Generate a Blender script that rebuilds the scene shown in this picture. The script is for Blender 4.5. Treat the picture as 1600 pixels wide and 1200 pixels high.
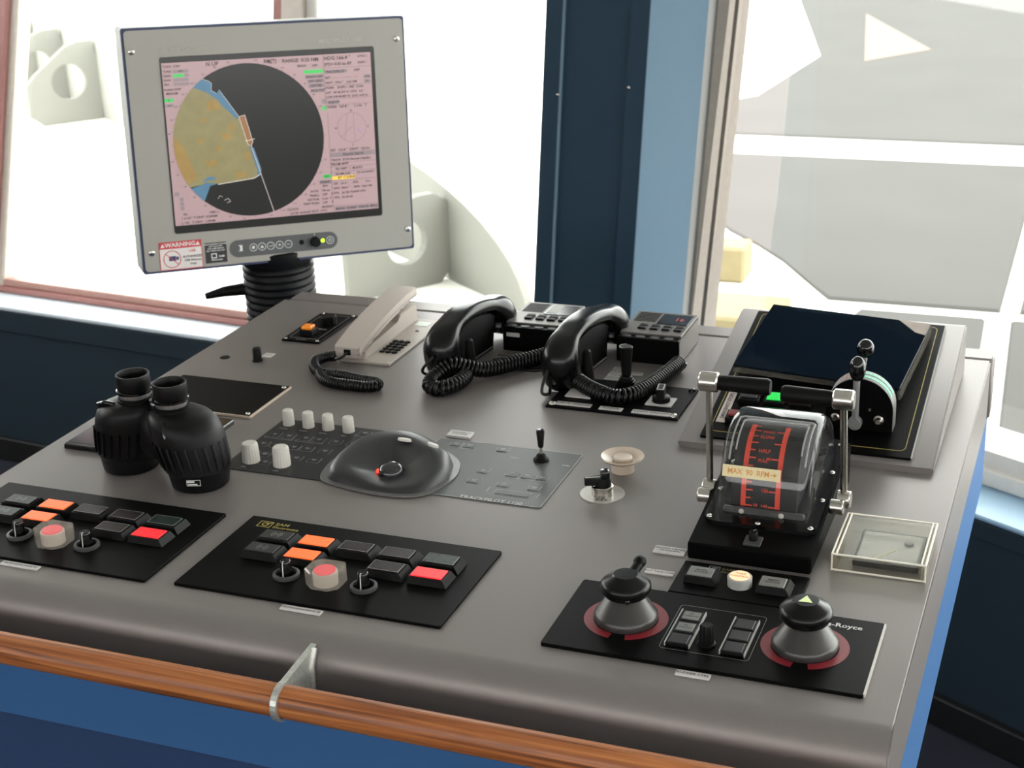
import bpy, bmesh, math, random
from mathutils import Vector, Matrix, Euler
random.seed(7)
PI = math.pi
sc = bpy.context.scene
for _o in list(bpy.data.objects):
    bpy.data.objects.remove(_o)
COL = sc.collection
Z0 = 0.95                                   # height of the console worktop above the floor

# ------------------------------------------------------------------ camera
cd = bpy.data.cameras.new('camera')
cam = bpy.data.objects.new('camera', cd)
COL.objects.link(cam)
cd.sensor_width = 36.0
cd.lens = 36.0 * 2395.3 / 1600.0
cd.clip_start = 0.05
cd.clip_end = 300
R_ = ((0.93238283, 0.35937929, -0.03884306), (0.09596657, -0.3497048, -0.93193185), (-0.34850061, 0.86518962, -0.36054715))
cam.matrix_world = Matrix((
    (R_[0][0], -R_[1][0], -R_[2][0], 0.43537),
    (R_[0][1], -R_[1][1], -R_[2][1], -1.12159),
    (R_[0][2], -R_[1][2], -R_[2][2], 0.71883 + Z0),
    (0, 0, 0, 1)))
cd.dof.use_dof = True
cd.dof.focus_distance = 1.50
cd.dof.aperture_fstop = 15.0
sc.camera = cam

# ------------------------------------------------------------------ light
world = bpy.data.worlds.new('hazy_sky')
sc.world = world
world.use_nodes = True
bg = world.node_tree.nodes['Background']
bg.inputs['Color'].default_value = (1.0, 0.985, 0.96, 1)
bg.inputs['Strength'].default_value = 4.4
vs = sc.view_settings
vs.view_transform = 'Standard'
vs.look = 'None'
vs.exposure = 0.9
vs.gamma = 1.0
vs.use_curve_mapping = False

# ------------------------------------------------------------------ materials
def lin(c):
    out = []
    for v in c[:3]:
        v = v / 255.0
        out.append(v / 12.92 if v <= 0.04045 else ((v + 0.055) / 1.055) ** 2.4)
    return tuple(out)

MATS = {}
def mat(name, rgb, rough=0.5, metal=0.0, grain=0.06, scale=300.0, bump=0.0, coat=0.0, emit=0.0, spec=0.5, stretch=None):
    if name in MATS:
        return MATS[name]
    m = bpy.data.materials.new(name)
    m.use_nodes = True
    nt = m.node_tree
    b = nt.nodes['Principled BSDF']
    c = lin(rgb)
    b.inputs['Roughness'].default_value = rough
    b.inputs['Metallic'].default_value = metal
    b.inputs['Specular IOR Level'].default_value = spec
    b.inputs['Coat Weight'].default_value = coat
    b.inputs['Coat Roughness'].default_value = 0.08
    if grain > 0:
        tc = nt.nodes.new('ShaderNodeTexCoord')
        mp = nt.nodes.new('ShaderNodeMapping')
        if stretch:
            mp.inputs['Scale'].default_value = stretch
        nz = nt.nodes.new('ShaderNodeTexNoise')
        nz.inputs['Scale'].default_value = scale
        nz.inputs['Detail'].default_value = 3
        rp = nt.nodes.new('ShaderNodeValToRGB')
        rp.color_ramp.elements[0].position = 0.3
        rp.color_ramp.elements[1].position = 0.7
        rp.color_ramp.elements[0].color = tuple(max(0, v * (1 - grain)) for v in c) + (1,)
        rp.color_ramp.elements[1].color = tuple(min(1, v * (1 + grain)) for v in c) + (1,)
        nt.links.new(tc.outputs['Object'], mp.inputs['Vector'])
        nt.links.new(mp.outputs['Vector'], nz.inputs['Vector'])
        nt.links.new(nz.outputs['Fac'], rp.inputs['Fac'])
        nt.links.new(rp.outputs['Color'], b.inputs['Base Color'])
        if bump > 0:
            bp = nt.nodes.new('ShaderNodeBump')
            bp.inputs['Strength'].default_value = bump
            bp.inputs['Distance'].default_value = 0.0008
            nt.links.new(nz.outputs['Fac'], bp.inputs['Height'])
            nt.links.new(bp.outputs['Normal'], b.inputs['Normal'])
    else:
        b.inputs['Base Color'].default_value = c + (1,)
    if emit > 0:
        b.inputs['Emission Color'].default_value = c + (1,)
        b.inputs['Emission Strength'].default_value = emit
    MATS[name] = m
    return m

def clear(name, tint=(255, 255, 255), milk=0.0, milkcol=(235, 230, 220), rough=0.02, refl=1.0):
    """thin clear sheet: transparent + fresnel reflection + a little milky scatter"""
    if name in MATS:
        return MATS[name]
    m = bpy.data.materials.new(name)
    m.use_nodes = True
    nt = m.node_tree
    for n in list(nt.nodes):
        nt.nodes.remove(n)
    out = nt.nodes.new('ShaderNodeOutputMaterial')
    tr = nt.nodes.new('ShaderNodeBsdfTransparent')
    tr.inputs['Color'].default_value = lin(tint) + (1,)
    gl = nt.nodes.new('ShaderNodeBsdfGlossy')
    gl.inputs['Roughness'].default_value = rough
    fr = nt.nodes.new('ShaderNodeFresnel')
    geo = nt.nodes.new('ShaderNodeNewGeometry')
    ior = nt.nodes.new('ShaderNodeMapRange')               # same reflection from both sides of the sheet
    ior.inputs['To Min'].default_value = 1.45
    ior.inputs['To Max'].default_value = 1 / 1.45
    nt.links.new(geo.outputs['Backfacing'], ior.inputs['Value'])
    nt.links.new(ior.outputs['Result'], fr.inputs['IOR'])
    mu = nt.nodes.new('ShaderNodeMath')
    mu.operation = 'MULTIPLY'
    mu.inputs[1].default_value = refl
    mx = nt.nodes.new('ShaderNodeMixShader')
    nt.links.new(fr.outputs['Fac'], mu.inputs[0])
    nt.links.new(mu.outputs[0], mx.inputs['Fac'])
    last = tr
    if milk > 0:
        df = nt.nodes.new('ShaderNodeBsdfDiffuse')
        df.inputs['Color'].default_value = lin(milkcol) + (1,)
        m2 = nt.nodes.new('ShaderNodeMixShader')
        m2.inputs['Fac'].default_value = milk
        nt.links.new(tr.outputs[0], m2.inputs[1])
        nt.links.new(df.outputs[0], m2.inputs[2])
        last = m2
    nt.links.new(last.outputs[0], mx.inputs[1])
    nt.links.new(gl.outputs[0], mx.inputs[2])
    nt.links.new(mx.outputs[0], out.inputs['Surface'])
    MATS[name] = m
    return m

def wood(name):
    m = bpy.data.materials.new(name)
    m.use_nodes = True
    nt = m.node_tree
    b = nt.nodes['Principled BSDF']
    tc = nt.nodes.new('ShaderNodeTexCoord')
    mp = nt.nodes.new('ShaderNodeMapping')
    mp.inputs['Scale'].default_value = (5, 190, 190)
    nz = nt.nodes.new('ShaderNodeTexNoise')
    nz.inputs['Scale'].default_value = 1.0
    nz.inputs['Detail'].default_value = 6
    nz.inputs['Distortion'].default_value = 0.6
    rp = nt.nodes.new('ShaderNodeValToRGB')
    e = rp.color_ramp.elements
    e[0].position = 0.3
    e[0].color = lin((88, 46, 24)) + (1,)
    e[1].position = 0.68
    e[1].color = lin((192, 124, 72)) + (1,)
    k = e.new(0.47)
    k.color = lin((152, 88, 46)) + (1,)
    nt.links.new(tc.outputs['Object'], mp.inputs['Vector'])
    nt.links.new(mp.outputs['Vector'], nz.inputs['Vector'])
    nt.links.new(nz.outputs['Fac'], rp.inputs['Fac'])
    nt.links.new(rp.outputs['Color'], b.inputs['Base Color'])
    b.inputs['Roughness'].default_value = 0.38
    MATS[name] = m
    return m

SILVER = mat('silver_paint', (128, 122, 120), 0.40, 0.36, 0.05, 1500, 0.02, spec=0.28)
SIDE = mat('silver_edge', (176, 174, 168), 0.4, 0.4, 0.03, 900)
BLACKP = mat('black_panel', (9, 9, 9), 0.42, 0, 0.25, 1800, 0.03, spec=0.05)
BLACKG = mat('black_gloss', (10, 10, 11), 0.14, 0, 0)
BLACKM = mat('black_matte', (11, 11, 11), 0.5, 0, 0.2, 900, 0.05, spec=0.14)
RUBBER = mat('black_rubber', (12, 12, 13), 0.44, 0, 0.2, 700, 0.12, spec=0.2)
DARKG = mat('dark_grey', (62, 63, 64), 0.45, 0, 0.1, 900)
KBGREY = mat('keyboard_grey', (36, 36, 37), 0.42, 0, 0.08, 1500, spec=0.2)
TPGREY = mat('trackpilot_grey', (84, 85, 84), 0.42, 0.1, 0.05, 1500, spec=0.3)
MIDG = mat('mid_grey', (120, 120, 118), 0.5, 0, 0.05)
LIGHTG = mat('light_grey', (168, 168, 164), 0.5, 0, 0.05)
WHITEP = mat('white_plastic', (196, 192, 184), 0.45, 0, 0.04, 500)
CREAM = mat('cream_plastic', (196, 180, 163), 0.35, 0, 0.04, 400)
PHONEC = mat('phone_cream', (176, 166, 157), 0.42, 0, 0.03, 500)
STEEL = mat('brushed_steel', (196, 192, 184), 0.26, 1.0, 0.06, 800, stretch=(1, 8, 8))
ALU = mat('raw_aluminium', (196, 198, 192), 0.42, 0.7, 0.12, 250, 0.2)
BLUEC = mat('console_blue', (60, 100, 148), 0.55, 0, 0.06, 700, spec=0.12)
NAVYW = mat('wall_blue_paint', (58, 92, 116), 0.5, 0, 0.03, 300)
LIGHTB = mat('column_blue_lit', (82, 104, 120), 0.6, 0, 0.03, 300, spec=0.15)  # column blue made paler to hold the light on its reveal
WOOD = wood('varnished_wood')
ORANGE = mat('lit_orange', (255, 104, 48), 0.4, 0, 0, emit=0.42)
REDL = mat('lit_red', (232, 36, 44), 0.4, 0, 0, emit=0.4)
GREENL = mat('lit_green', (14, 190, 70), 0.4, 0, 0, emit=0.45)
WARML = mat('lit_warm', (255, 204, 164), 0.4, 0, 0, emit=0.4)
DARKLENS = mat('dark_lens', (44, 36, 38), 0.25, 0, 0.06, 200, spec=0.3)
GREENLENS = mat('green_lens', (38, 50, 48), 0.25, 0, 0.06, 200, spec=0.3)
GREYLENS = mat('grey_lens', (118, 118, 115), 0.35, 0, 0.1, 500)
ORANGEC = mat('orange_cap', (232, 134, 32), 0.3, 0, 0.05, emit=0.12)
REDP = mat('red_print', (122, 16, 30), 0.45, 0, 0.2, 500)
PRINT = mat('white_print', (214, 214, 210), 0.5, 0, 0)
GPRINT = mat('grey_print', (132, 132, 130), 0.5, 0, 0)
DPRINT = mat('dark_print', (44, 42, 42), 0.6, 0, 0)
GOLD = mat('gold_print', (176, 160, 84), 0.45, 0.2, 0)
LABELP = mat('label_plate', (196, 192, 190), 0.4, 0, 0.04)
ACRYL = clear('clear_acrylic', (242, 242, 238), 0.03, refl=0.16)
ACRYLE = clear('acrylic_edge', (225, 222, 210), 0.28, (220, 212, 196), refl=0.4)
DOMEM = clear('clear_dome', (240, 240, 240), 0.02, (220, 220, 220), 0.04, 0.8)
GLASS = clear('window_glass', (246, 249, 248), 0.0, refl=0.8)

# ------------------------------------------------------------------ mesh builder
def rrect(x0, y0, x1, y1, r=0.0, n=4):
    if r <= 0:
        return [(x0, y0), (x1, y0), (x1, y1), (x0, y1)]
    pts = []
    for cx, cy, a in ((x1 - r, y0 + r, -90), (x1 - r, y1 - r, 0), (x0 + r, y1 - r, 90), (x0 + r, y0 + r, 180)):
        for i in range(n + 1):
            t = math.radians(a + 90 * i / n)
            pts.append((cx + r * math.cos(t), cy + r * math.sin(t)))
    return pts

def spline(pts, n=8, closed=False):
    """Catmull-Rom through points"""
    P = [Vector(p) for p in pts]
    out = []
    N = len(P)
    rng = range(N) if closed else range(N - 1)
    for i in rng:
        if closed:
            a, b, c, d = P[(i - 1) % N], P[i], P[(i + 1) % N], P[(i + 2) % N]
        else:
            a, b, c, d = P[max(i - 1, 0)], P[i], P[i + 1], P[min(i + 2, N - 1)]
        for k in range(n):
            t = k / n
            out.append(0.5 * ((2 * b) + (c - a) * t + (2 * a - 5 * b + 4 * c - d) * t * t + (3 * b - a - 3 * c + d) * t ** 3))
    if not closed:
        out.append(P[-1].copy())
    return out

class MB:
    def __init__(self):
        self.bm = bmesh.new()
        self.T = Matrix.Identity(4)
    def v(self, p):
        return self.bm.verts.new(self.T @ Vector(p))
    def f(self, vs):
        try:
            return self.bm.faces.new(vs)
        except ValueError:
            return None
    def box(self, x0, x1, y0, y1, z0, z1, bev=0.0, seg=1):
        tmp = bmesh.new()
        vv = [tmp.verts.new((x, y, z)) for z in (z0, z1) for y in (y0, y1) for x in (x0, x1)]
        for q in ((0, 2, 3, 1), (4, 5, 7, 6), (0, 1, 5, 4), (2, 6, 7, 3), (0, 4, 6, 2), (1, 3, 7, 5)):
            tmp.faces.new([vv[i] for i in q])
        if bev > 0:
            bmesh.ops.bevel(tmp, geom=tmp.edges[:], offset=bev, segments=seg, affect='EDGES', profile=0.5)
        self._merge(tmp)
        return self
    def _merge(self, tmp):
        mp = {}
        for v in tmp.verts:
            mp[v] = self.v(v.co)
        for f in tmp.faces:
            self.f([mp[v] for v in f.verts])
        tmp.free()
    def prism(self, poly, z0, z1, top=None, bev=0.0):
        """polygon in xy, extruded in z; 'top' another polygon of the same count"""
        top = top or poly
        tmp = bmesh.new()
        a = [tmp.verts.new((p[0], p[1], z0)) for p in poly]
        b = [tmp.verts.new((p[0], p[1], z1)) for p in top]
        n = len(a)
        tmp.faces.new(a[::-1])
        tf = tmp.faces.new(b)
        for i in range(n):
            tmp.faces.new((a[i], a[(i + 1) % n], b[(i + 1) % n], b[i]))
        if bev > 0:
            bmesh.ops.bevel(tmp, geom=tf.edges[:], offset=bev, segments=1, affect='EDGES')
        self._merge(tmp)
        return self
    def prism_x(self, poly, x0, x1, bev=0.0):
        """polygon in (y,z), extruded along x"""
        tmp = bmesh.new()
        a = [tmp.verts.new((x0, p[0], p[1])) for p in poly]
        b = [tmp.verts.new((x1, p[0], p[1])) for p in poly]
        n = len(a)
        fa = tmp.faces.new(a)
        fb = tmp.faces.new(b[::-1])
        for i in range(n):
            tmp.faces.new((a[(i + 1) % n], a[i], b[i], b[(i + 1) % n]))
        if bev > 0:
            bmesh.ops.bevel(tmp, geom=list(fa.edges) + list(fb.edges), offset=bev, segments=2, affect='EDGES')
        bmesh.ops.recalc_face_normals(tmp, faces=tmp.faces[:])
        self._merge(tmp)
        return self
    def flat(self, poly, z):
        self.f([self.v((p[0], p[1], z)) for p in poly])
        return self
    def band(self, outer, inner, z):
        a = [self.v((p[0], p[1], z)) for p in outer]
        b = [self.v((p[0], p[1], z)) for p in inner]
        n = len(a)
        for i in range(n):
            self.f((a[i], a[(i + 1) % n], b[(i + 1) % n], b[i]))
        return self
    def outline(self, x0, y0, x1, y1, r, w, z):
        return self.band(rrect(x0, y0, x1, y1, r), rrect(x0 + w, y0 + w, x1 - w, y1 - w, max(r - w, 0.0001)), z)
    def arc(self, cx, cy, r0, r1, a0, a1, z, n=24):
        A, Bv = [], []
        for i in range(n + 1):
            t = math.radians(a0 + (a1 - a0) * i / n)
            A.append(self.v((cx + r1 * math.cos(t), cy + r1 * math.sin(t), z)))
            Bv.append(self.v((cx + r0 * math.cos(t), cy + r0 * math.sin(t), z)))
        for i in range(n):
            self.f((A[i], A[i + 1], Bv[i + 1], Bv[i]))
        return self
    def line(self, p, q, w, z):
        p, q = Vector((p[0], p[1])), Vector((q[0], q[1]))
        d = (q - p).normalized()
        n = Vector((-d.y, d.x)) * w / 2
        self.f([self.v((a.x, a.y, z)) for a in (p - n, q - n, q + n, p + n)])
        return self
    def lathe(self, prof, c=(0, 0, 0), seg=32, M=None, flute=None, sx=1.0, sy=1.0):
        """profile [(r,z)] about z through c; M optional rotation matrix"""
        M = M or Matrix.Identity(3)
        c = Vector(c)
        rings = []
        for r, z in prof:
            if r <= 1e-6:
                rings.append([self.v(c + M @ Vector((0, 0, z)))])
            else:
                ring = []
                for i in range(seg):
                    t = 2 * PI * i / seg
                    rr = r * (1 - (flute if (flute and i % 2) else 0))
                    ring.append(self.v(c + M @ Vector((rr * math.cos(t) * sx, rr * math.sin(t) * sy, z))))
                rings.append(ring)
        for a, b in zip(rings, rings[1:]):
            if len(a) == 1 and len(b) == 1:
                continue
            for i in range(seg):
                j = (i + 1) % seg
                if len(a) == 1:
                    self.f((a[0], b[j], b[i]))
                elif len(b) == 1:
                    self.f((a[i], a[j], b[0]))
                else:
                    self.f((a[i], a[j], b[j], b[i]))
        return self
    def rings(self, sections, cap=True):
        """loft through equal-count loops of points"""
        R = [[self.v(p) for p in s] for s in sections]
        n = len(R[0])
        for a, b in zip(R, R[1:]):
            for i in range(n):
                j = (i + 1) % n
                self.f((a[i], a[j], b[j], b[i]))
        if cap:
            self.f(R[0][::-1])
            self.f(R[-1])
        return self
    def cyl(self, p, q, r0, r1=None, seg=20):
        r1 = r0 if r1 is None else r1
        return self.tube([p, q], r0, seg, r_end=r1)
    def tube(self, pts, r, seg=8, closed=False, r_end=None, sx=1.0):
        P = [Vector(p) for p in pts]
        N = len(P)
        secs = []
        up = None
        for i in range(N):
            if closed:
                d = (P[(i + 1) % N] - P[(i - 1) % N]).normalized()
            else:
                d = (P[min(i + 1, N - 1)] - P[max(i - 1, 0)]).normalized()
            if up is None:
                up = Vector((0, 0, 1)) if abs(d.z) < 0.9 else Vector((1, 0, 0))
            s = d.cross(up).normalized()
            up = s.cross(d).normalized()
            rr = r if r_end is None else r + (r_end - r) * i / max(N - 1, 1)
            secs.append([P[i] + (s * math.cos(2 * PI * k / seg) * sx + up * math.sin(2 * PI * k / seg)) * rr for k in range(seg)])
        if closed:
            secs.append(secs[0])
            return self.rings(secs, cap=False)
        return self.rings(secs)
    def coil(self, pts, R, r, pitch, per=10, seg=5):
        """helix of radius R, wire r, along a path"""
        P = [Vector(p) for p in pts]
        L = [0]
        for a, b in zip(P, P[1:]):
            L.append(L[-1] + (b - a).length)
        tot = L[-1]
        n = int(tot / pitch * per)
        out = []
        up = Vector((0, 0, 1))
        j = 0
        for i in range(n + 1):
            s = tot * i / n
            while j < len(L) - 2 and L[j + 1] < s:
                j += 1
            t = (s - L[j]) / max(L[j + 1] - L[j], 1e-9)
            c = P[j].lerp(P[j + 1], t)
            d = (P[min(j + 2, len(P) - 1)] - P[max(j - 1, 0)]).normalized()
            sd = d.cross(up).normalized()
            u2 = sd.cross(d)
            a = 2 * PI * i / per
            out.append(c + (sd * math.cos(a) + u2 * math.sin(a)) * R)
        return self.tube(out, r, seg)
    def ellipsoid(self, c, rx, ry, rz, seg=20, rg=12, M=None):
        M = M or Matrix.Identity(3)
        c = Vector(c)
        prof = [(math.sin(PI * i / rg), -math.cos(PI * i / rg)) for i in range(rg + 1)]
        prof[0] = (0, -1)
        prof[-1] = (0, 1)
        MM = M @ Matrix.Diagonal((rx, ry, rz))
        return self.lathe(prof, c, seg, MM)
    def build(self, name, m, parent=None, smooth=None, shift=True, kind=None, recalc=True):
        if recalc:
            bmesh.ops.recalc_face_normals(self.bm, faces=self.bm.faces[:])
        me = bpy.data.meshes.new(name)
        self.bm.to_mesh(me)
        self.bm.free()
        if shift and parent is not None:
            me.transform(Matrix.Translation(-Vector(parent.get('_o', (0, 0, 0)))))
        o = bpy.data.objects.new(name, me)
        COL.objects.link(o)
        if m is not None:
            me.materials.append(m)
        if smooth:
            me.shade_smooth()
            me.set_sharp_from_angle(angle=math.radians(smooth))
        if parent is not None:
            o.parent = parent
            o['_o'] = parent.get('_o', (0, 0, 0))
        if kind:
            o['kind'] = kind
        return o

def tag(o, label, cat, group=None, kind=None):
    o['label'] = label
    if cat:
        o['category'] = cat
    if group:
        o['group'] = group
    if kind:
        o['kind'] = kind
    return o

def thing(name, label, cat, o=(0, 0, 0), group=None):
    """Empty at the thing's base; 'o' is in console coordinates (z from the worktop)"""
    e = bpy.data.objects.new(name, None)
    e.empty_display_size = 0.02
    COL.objects.link(e)
    e.location = (o[0], o[1], o[2] + Z0)
    e['_o'] = o
    return tag(e, label, cat, group)

def struct(name, mb, m, label=None, smooth=None, cat=None):
    """top-level piece of the setting, built in console coordinates"""
    o = mb.build(name, m, None, smooth)
    o.location.z = Z0
    o['_o'] = (0, 0, 0)
    o['kind'] = 'structure'
    if label:
        o['label'] = label
    return o

def copy_tree(o, parent=None):
    c = o.copy()
    COL.objects.link(c)
    if parent is not None:
        c.parent = parent
    for ch in list(o.children):
        copy_tree(ch, c)
    return c

def letters(items, m, parent, M=None, name='lettering'):
    """items: (text, x, y, z, size, align[, xscale[, rot_z]]) in parent's console coordinates, joined into one flat print"""
    bm = bmesh.new()
    for it in items:
        s, x, y, z, size, al = it[:6]
        xs = it[6] if len(it) > 6 else 1.0
        rz = it[7] if len(it) > 7 else 0.0
        cu = bpy.data.curves.new('t', 'FONT')
        cu.body = s
        cu.size = size
        cu.align_x = al
        cu.align_y = 'CENTER'
        cu.resolution_u = 2
        cu.offset = size * 0.018
        ob = bpy.data.objects.new('t', cu)
        me = bpy.data.meshes.new_from_object(ob)
        T = Matrix.Translation((x, y, z)) @ Matrix.Rotation(rz, 4, 'Z') @ Matrix.Diagonal((xs, 1, 1, 1))
        me.transform((M @ T) if M is not None else T)
        bm.from_mesh(me)
        bpy.data.objects.remove(ob)
        bpy.data.curves.remove(cu)
        bpy.data.meshes.remove(me)
    mb = MB()
    mb.bm.free()
    mb.bm = bm
    return mb.build(name, m, parent, recalc=False, kind='stuff' if len(items) > 1 else None)

# ================================================================== THE ROOM
uL = Vector((0.9945, -0.105, 0)).normalized()
oL = Vector((0.105, 0.9945, 0)).normalized()           # outward
uR = Vector((0.8769, -0.4806, 0)).normalized()
oR = Vector((0.4806, 0.8769, 0)).normalized()
def frame(P, u, out, lean):
    a = math.radians(lean)
    v = Vector((0, 0, math.cos(a))) + out * math.sin(a)
    w = u.cross(v)                                      # into the room
    return Matrix(((u.x, v.x, w.x, P[0]), (u.y, v.y, w.y, P[1]), (u.z, v.z, w.z, P[2]), (0, 0, 0, 1)))
SILL = -0.508
FWL = frame((-1.994, 2.041, SILL), uL, oL, 10)          # forward window plane
FLL = frame((-1.994, 1.945, SILL), uL, oL, 0)           # forward wall below the sill
FWR = frame((0.284, 1.557, SILL), uR, oR, 7)            # wing window plane
FLR = frame((0.2813, 1.4271, SILL), uR, oR, 0)

FLOORM = mat('navy_carpet', (30, 34, 48), 0.9, 0, 0.35, 900, 0.4)
NAVYD = mat('lower_wall_paint', (26, 44, 54), 0.65, 0, 0.04, 300)
SILLM = mat('sill_white', (214, 224, 232), 0.4, 0, 0.02)
PINKF = mat('pink_frame', (190, 148, 138), 0.4, 0, 0.05, 60)
PINKD = mat('pink_frame_outer', (168, 118, 112), 0.45, 0, 0.05, 60)
BEIGEF = mat('beige_frame', (214, 204, 192), 0.45, 0, 0.04, 60)
WHITEF = mat('white_frame', (226, 222, 214), 0.45, 0, 0.03, 60)
CEIL = mat('ceiling_white', (206, 206, 202), 0.7, 0, 0.02)
BACKW = mat('back_wall_grey', (96, 102, 108), 0.6, 0, 0.03)
BBLACK = mat('baseboard_black', (12, 12, 13), 0.6, 0, 0.1)

b = MB(); b.box(-3.6, 3.0, -3.2, 2.35, -1.0, -0.95)
struct('floor', b, FLOORM, 'dark navy carpet floor')
b = MB(); b.box(-3.6, 3.0, -3.2, 2.6, 1.35, 1.40)
struct('ceiling', b, CEIL, 'plain white ceiling')

# forward wall (left side of the picture)
b = MB(); b.T = FLL; b.box(-1.75, 1.50, -0.442, 0.0, -0.10, 0)
wf = struct('wall_forward', b, NAVYD, 'dark navy wall below the forward windows')
b = MB(); b.T = FLL; b.box(-1.75, 1.50, -0.06, -0.002, 0.0, 0.006, 0.002); b.build('apron', NAVYD, wf)
b = MB(); b.T = FLL; b.box(-1.75, 1.50, 0.0, 0.012, -0.14, 0.008, 0.003); b.build('sill', SILLM, wf)
b = MB(); b.T = FLL; b.box(-1.75, 1.50, -0.442, -0.374, 0.001, 0.016, 0.003)
struct('baseboard_forward', b, BBLACK, 'black baseboard along the forward wall')
b = MB(); b.T = FWL; b.box(-1.75, 1.75, 1.55, 1.95, -0.06, 0.02)
struct('wall_forward_header', b, NAVYD, 'wall above the forward windows')
# forward windows
def win_forward(name, label, s0, s1, jamb_left=None):
    g = MB(); g.T = FWL; g.box(s0, s1, 0.03, 1.56, -0.034, -0.030)
    o = struct(name, g, GLASS, label)
    return o
w1 = win_forward('window_1', 'forward window pane left of the radar display', -0.36, 0.60)
b = MB(); b.T = FWL; b.box(-0.42, 0.60, 0.012, 0.027, -0.028, 0.014, 0.005, 2); b.build('bottom_rail', PINKD, w1, 40)
b = MB(); b.T = FWL; b.box(-0.42, 0.60, 0.027, 0.048, -0.040, 0.002, 0.005, 2); b.build('bottom_bead', PINKF, w1, 40)
for nm, a, c_, z, m_ in (('jamb_post', -0.135, -0.022, 0.02, PINKD), ('jamb_bead', -0.030, 0.0, 0.004, BEIGEF)):
    b = MB(); b.T = FWL
    pl = [(-0.340 + a, 0.012), (-0.340 + c_, 0.012), (-0.340 + 0.107 * 1.56 + c_, 1.56), (-0.340 + 0.107 * 1.56 + a, 1.56)]
    b.prism(pl, -0.045, z, bev=0.004); b.build(nm, m_, w1)
w2 = win_forward('window_2', 'forward window pane right of the radar display', 0.60, 1.36)
b = MB(); b.T = FWL; b.box(0.60, 1.36, 0.012, 0.027, -0.028, 0.014, 0.005, 2); b.build('bottom_rail', PINKD, w2, 40)
b = MB(); b.T = FWL; b.box(0.60, 1.36, 0.027, 0.048, -0.040, 0.002, 0.005, 2); b.build('bottom_bead', PINKF, w2, 40)
for nm, s0, s1, z, m_ in (('mullion_bead', 0.541, 0.574, 0.0, PINKD), ('mullion_post', 0.574, 0.632, 0.012, BEIGEF), ('mullion_edge', 0.632, 0.663, -0.006, WHITEF)):
    b = MB(); b.T = FWL; b.box(s0, s1, 0.048, 1.56, -0.045, z, 0.004); b.build(nm, m_, w2)
w3 = win_forward('added_window_3', 'unseen forward window pane at the far left, added for its light', -1.60, -0.62)  # out of view, put in to let more light through
b = MB(); b.T = FWL; b.box(-0.62, -0.46, 0.012, 1.56, -0.05, 0.015); b.build('mullion_post', NAVYW, w3)

# corner column: dark face to the room, wing face painted paler with window light
def P3(p, q, z):
    t = (z - p[2]) / (q[2] - p[2])
    return (p[0] + (q[0] - p[0]) * t, p[1] + (q[1] - p[1]) * t, z)
CFL = ((-0.6875, 1.9517, 0.3095), (-0.6973, 1.8394, -0.3296))
CFR = ((-0.458, 1.938, 0.313), (-0.480, 1.843, -0.330))
CBR = ((-0.3699, 2.0627, 0.2978), (-0.4079, 1.9881, -0.3834))
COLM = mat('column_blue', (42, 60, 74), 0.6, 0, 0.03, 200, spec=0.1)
zb, zt = -0.56, 1.35
def loop(z):
    a, c_, d = P3(*CFL, z), P3(*CFR, z), P3(*CBR, z)
    return a, c_, d
def lerp3(a, c_, t):
    return tuple(a[i] + (c_[i] - a[i]) * t for i in range(3))
ZL = [zb + (zt - zb) * k / 16 for k in range(17)]
b = MB()
secs = []
for z in ZL:
    a, c_, d = loop(z)
    back = 0.22
    secs.append([a, c_, (c_[0] - 0.03, c_[1] + 0.15, z), (a[0] + 0.02, a[1] + back, z)])
b.rings(secs)
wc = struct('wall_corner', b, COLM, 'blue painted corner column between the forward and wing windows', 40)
for t0, t1 in ((0.0, 0.17), (0.82, 1.0)):                # two flat strips lapped over the middle panel
    b = MB(); secs = []
    for z in ZL:
        a, c_, d = loop(z)
        p, q = lerp3(a, c_, t0), lerp3(a, c_, t1)
        secs.append([p, q, (q[0], q[1] - 0.006, z), (p[0], p[1] - 0.006, z)])
    b.rings(secs); b.build('cover_strip', COLM, wc)
b = MB(); secs = []
for z in ZL:
    a, c_, d = loop(z)
    p, q = lerp3(a, c_, 0.168), lerp3(a, c_, 0.190)
    secs.append([p, q, (q[0], q[1] - 0.007, z), (p[0], p[1] - 0.007, z)])
b.rings(secs); b.build('seam_bead', mat('seam_grey', (96, 120, 134), 0.5, 0, 0.03), wc)
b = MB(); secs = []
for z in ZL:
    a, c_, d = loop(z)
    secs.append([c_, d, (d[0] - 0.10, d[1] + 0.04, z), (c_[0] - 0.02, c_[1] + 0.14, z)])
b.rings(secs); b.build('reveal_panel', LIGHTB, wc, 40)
for t_, z in ((0.155, 0.12), (0.845, 0.14)):
    a, c_, d = loop(z)
    p = lerp3(a, c_, t_)
    b = MB(); b.ellipsoid((p[0], p[1] - 0.006, z), 0.004, 0.003, 0.004, 10, 6); b.build('screw', STEEL, wc, 60)

# wing wall (right side of the picture)
b = MB(); b.T = FLR; b.box(-0.95, 2.2, -0.442, 0.0, -0.10, 0)
ww = struct('wall_wing', b, NAVYD, 'dark teal blue wall below the wing window')
b = MB(); b.T = FLR; b.box(-0.95, 2.2, -0.035, -0.002, 0.0, 0.004, 0.001); b.build('apron', NAVYD, ww)
b = MB(); b.T = FLR; b.box(-0.95, 2.2, 0.0, 0.010, -0.30, 0.006, 0.003); b.build('sill', mat('sill_blue', (150, 182, 206), 0.35, 0, 0.02), ww)
b = MB(); b.T = FLR; b.box(-0.95, 2.2, -0.442, -0.380, 0.001, 0.02, 0.003)
struct('baseboard_wing', b, BBLACK, 'black baseboard along the wing wall')
b = MB(); b.T = FWR; b.box(-1.0, 2.2, 1.55, 1.95, -0.06, 0.02)
struct('wall_wing_header', b, NAVYD, 'wall above the wing window')
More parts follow.
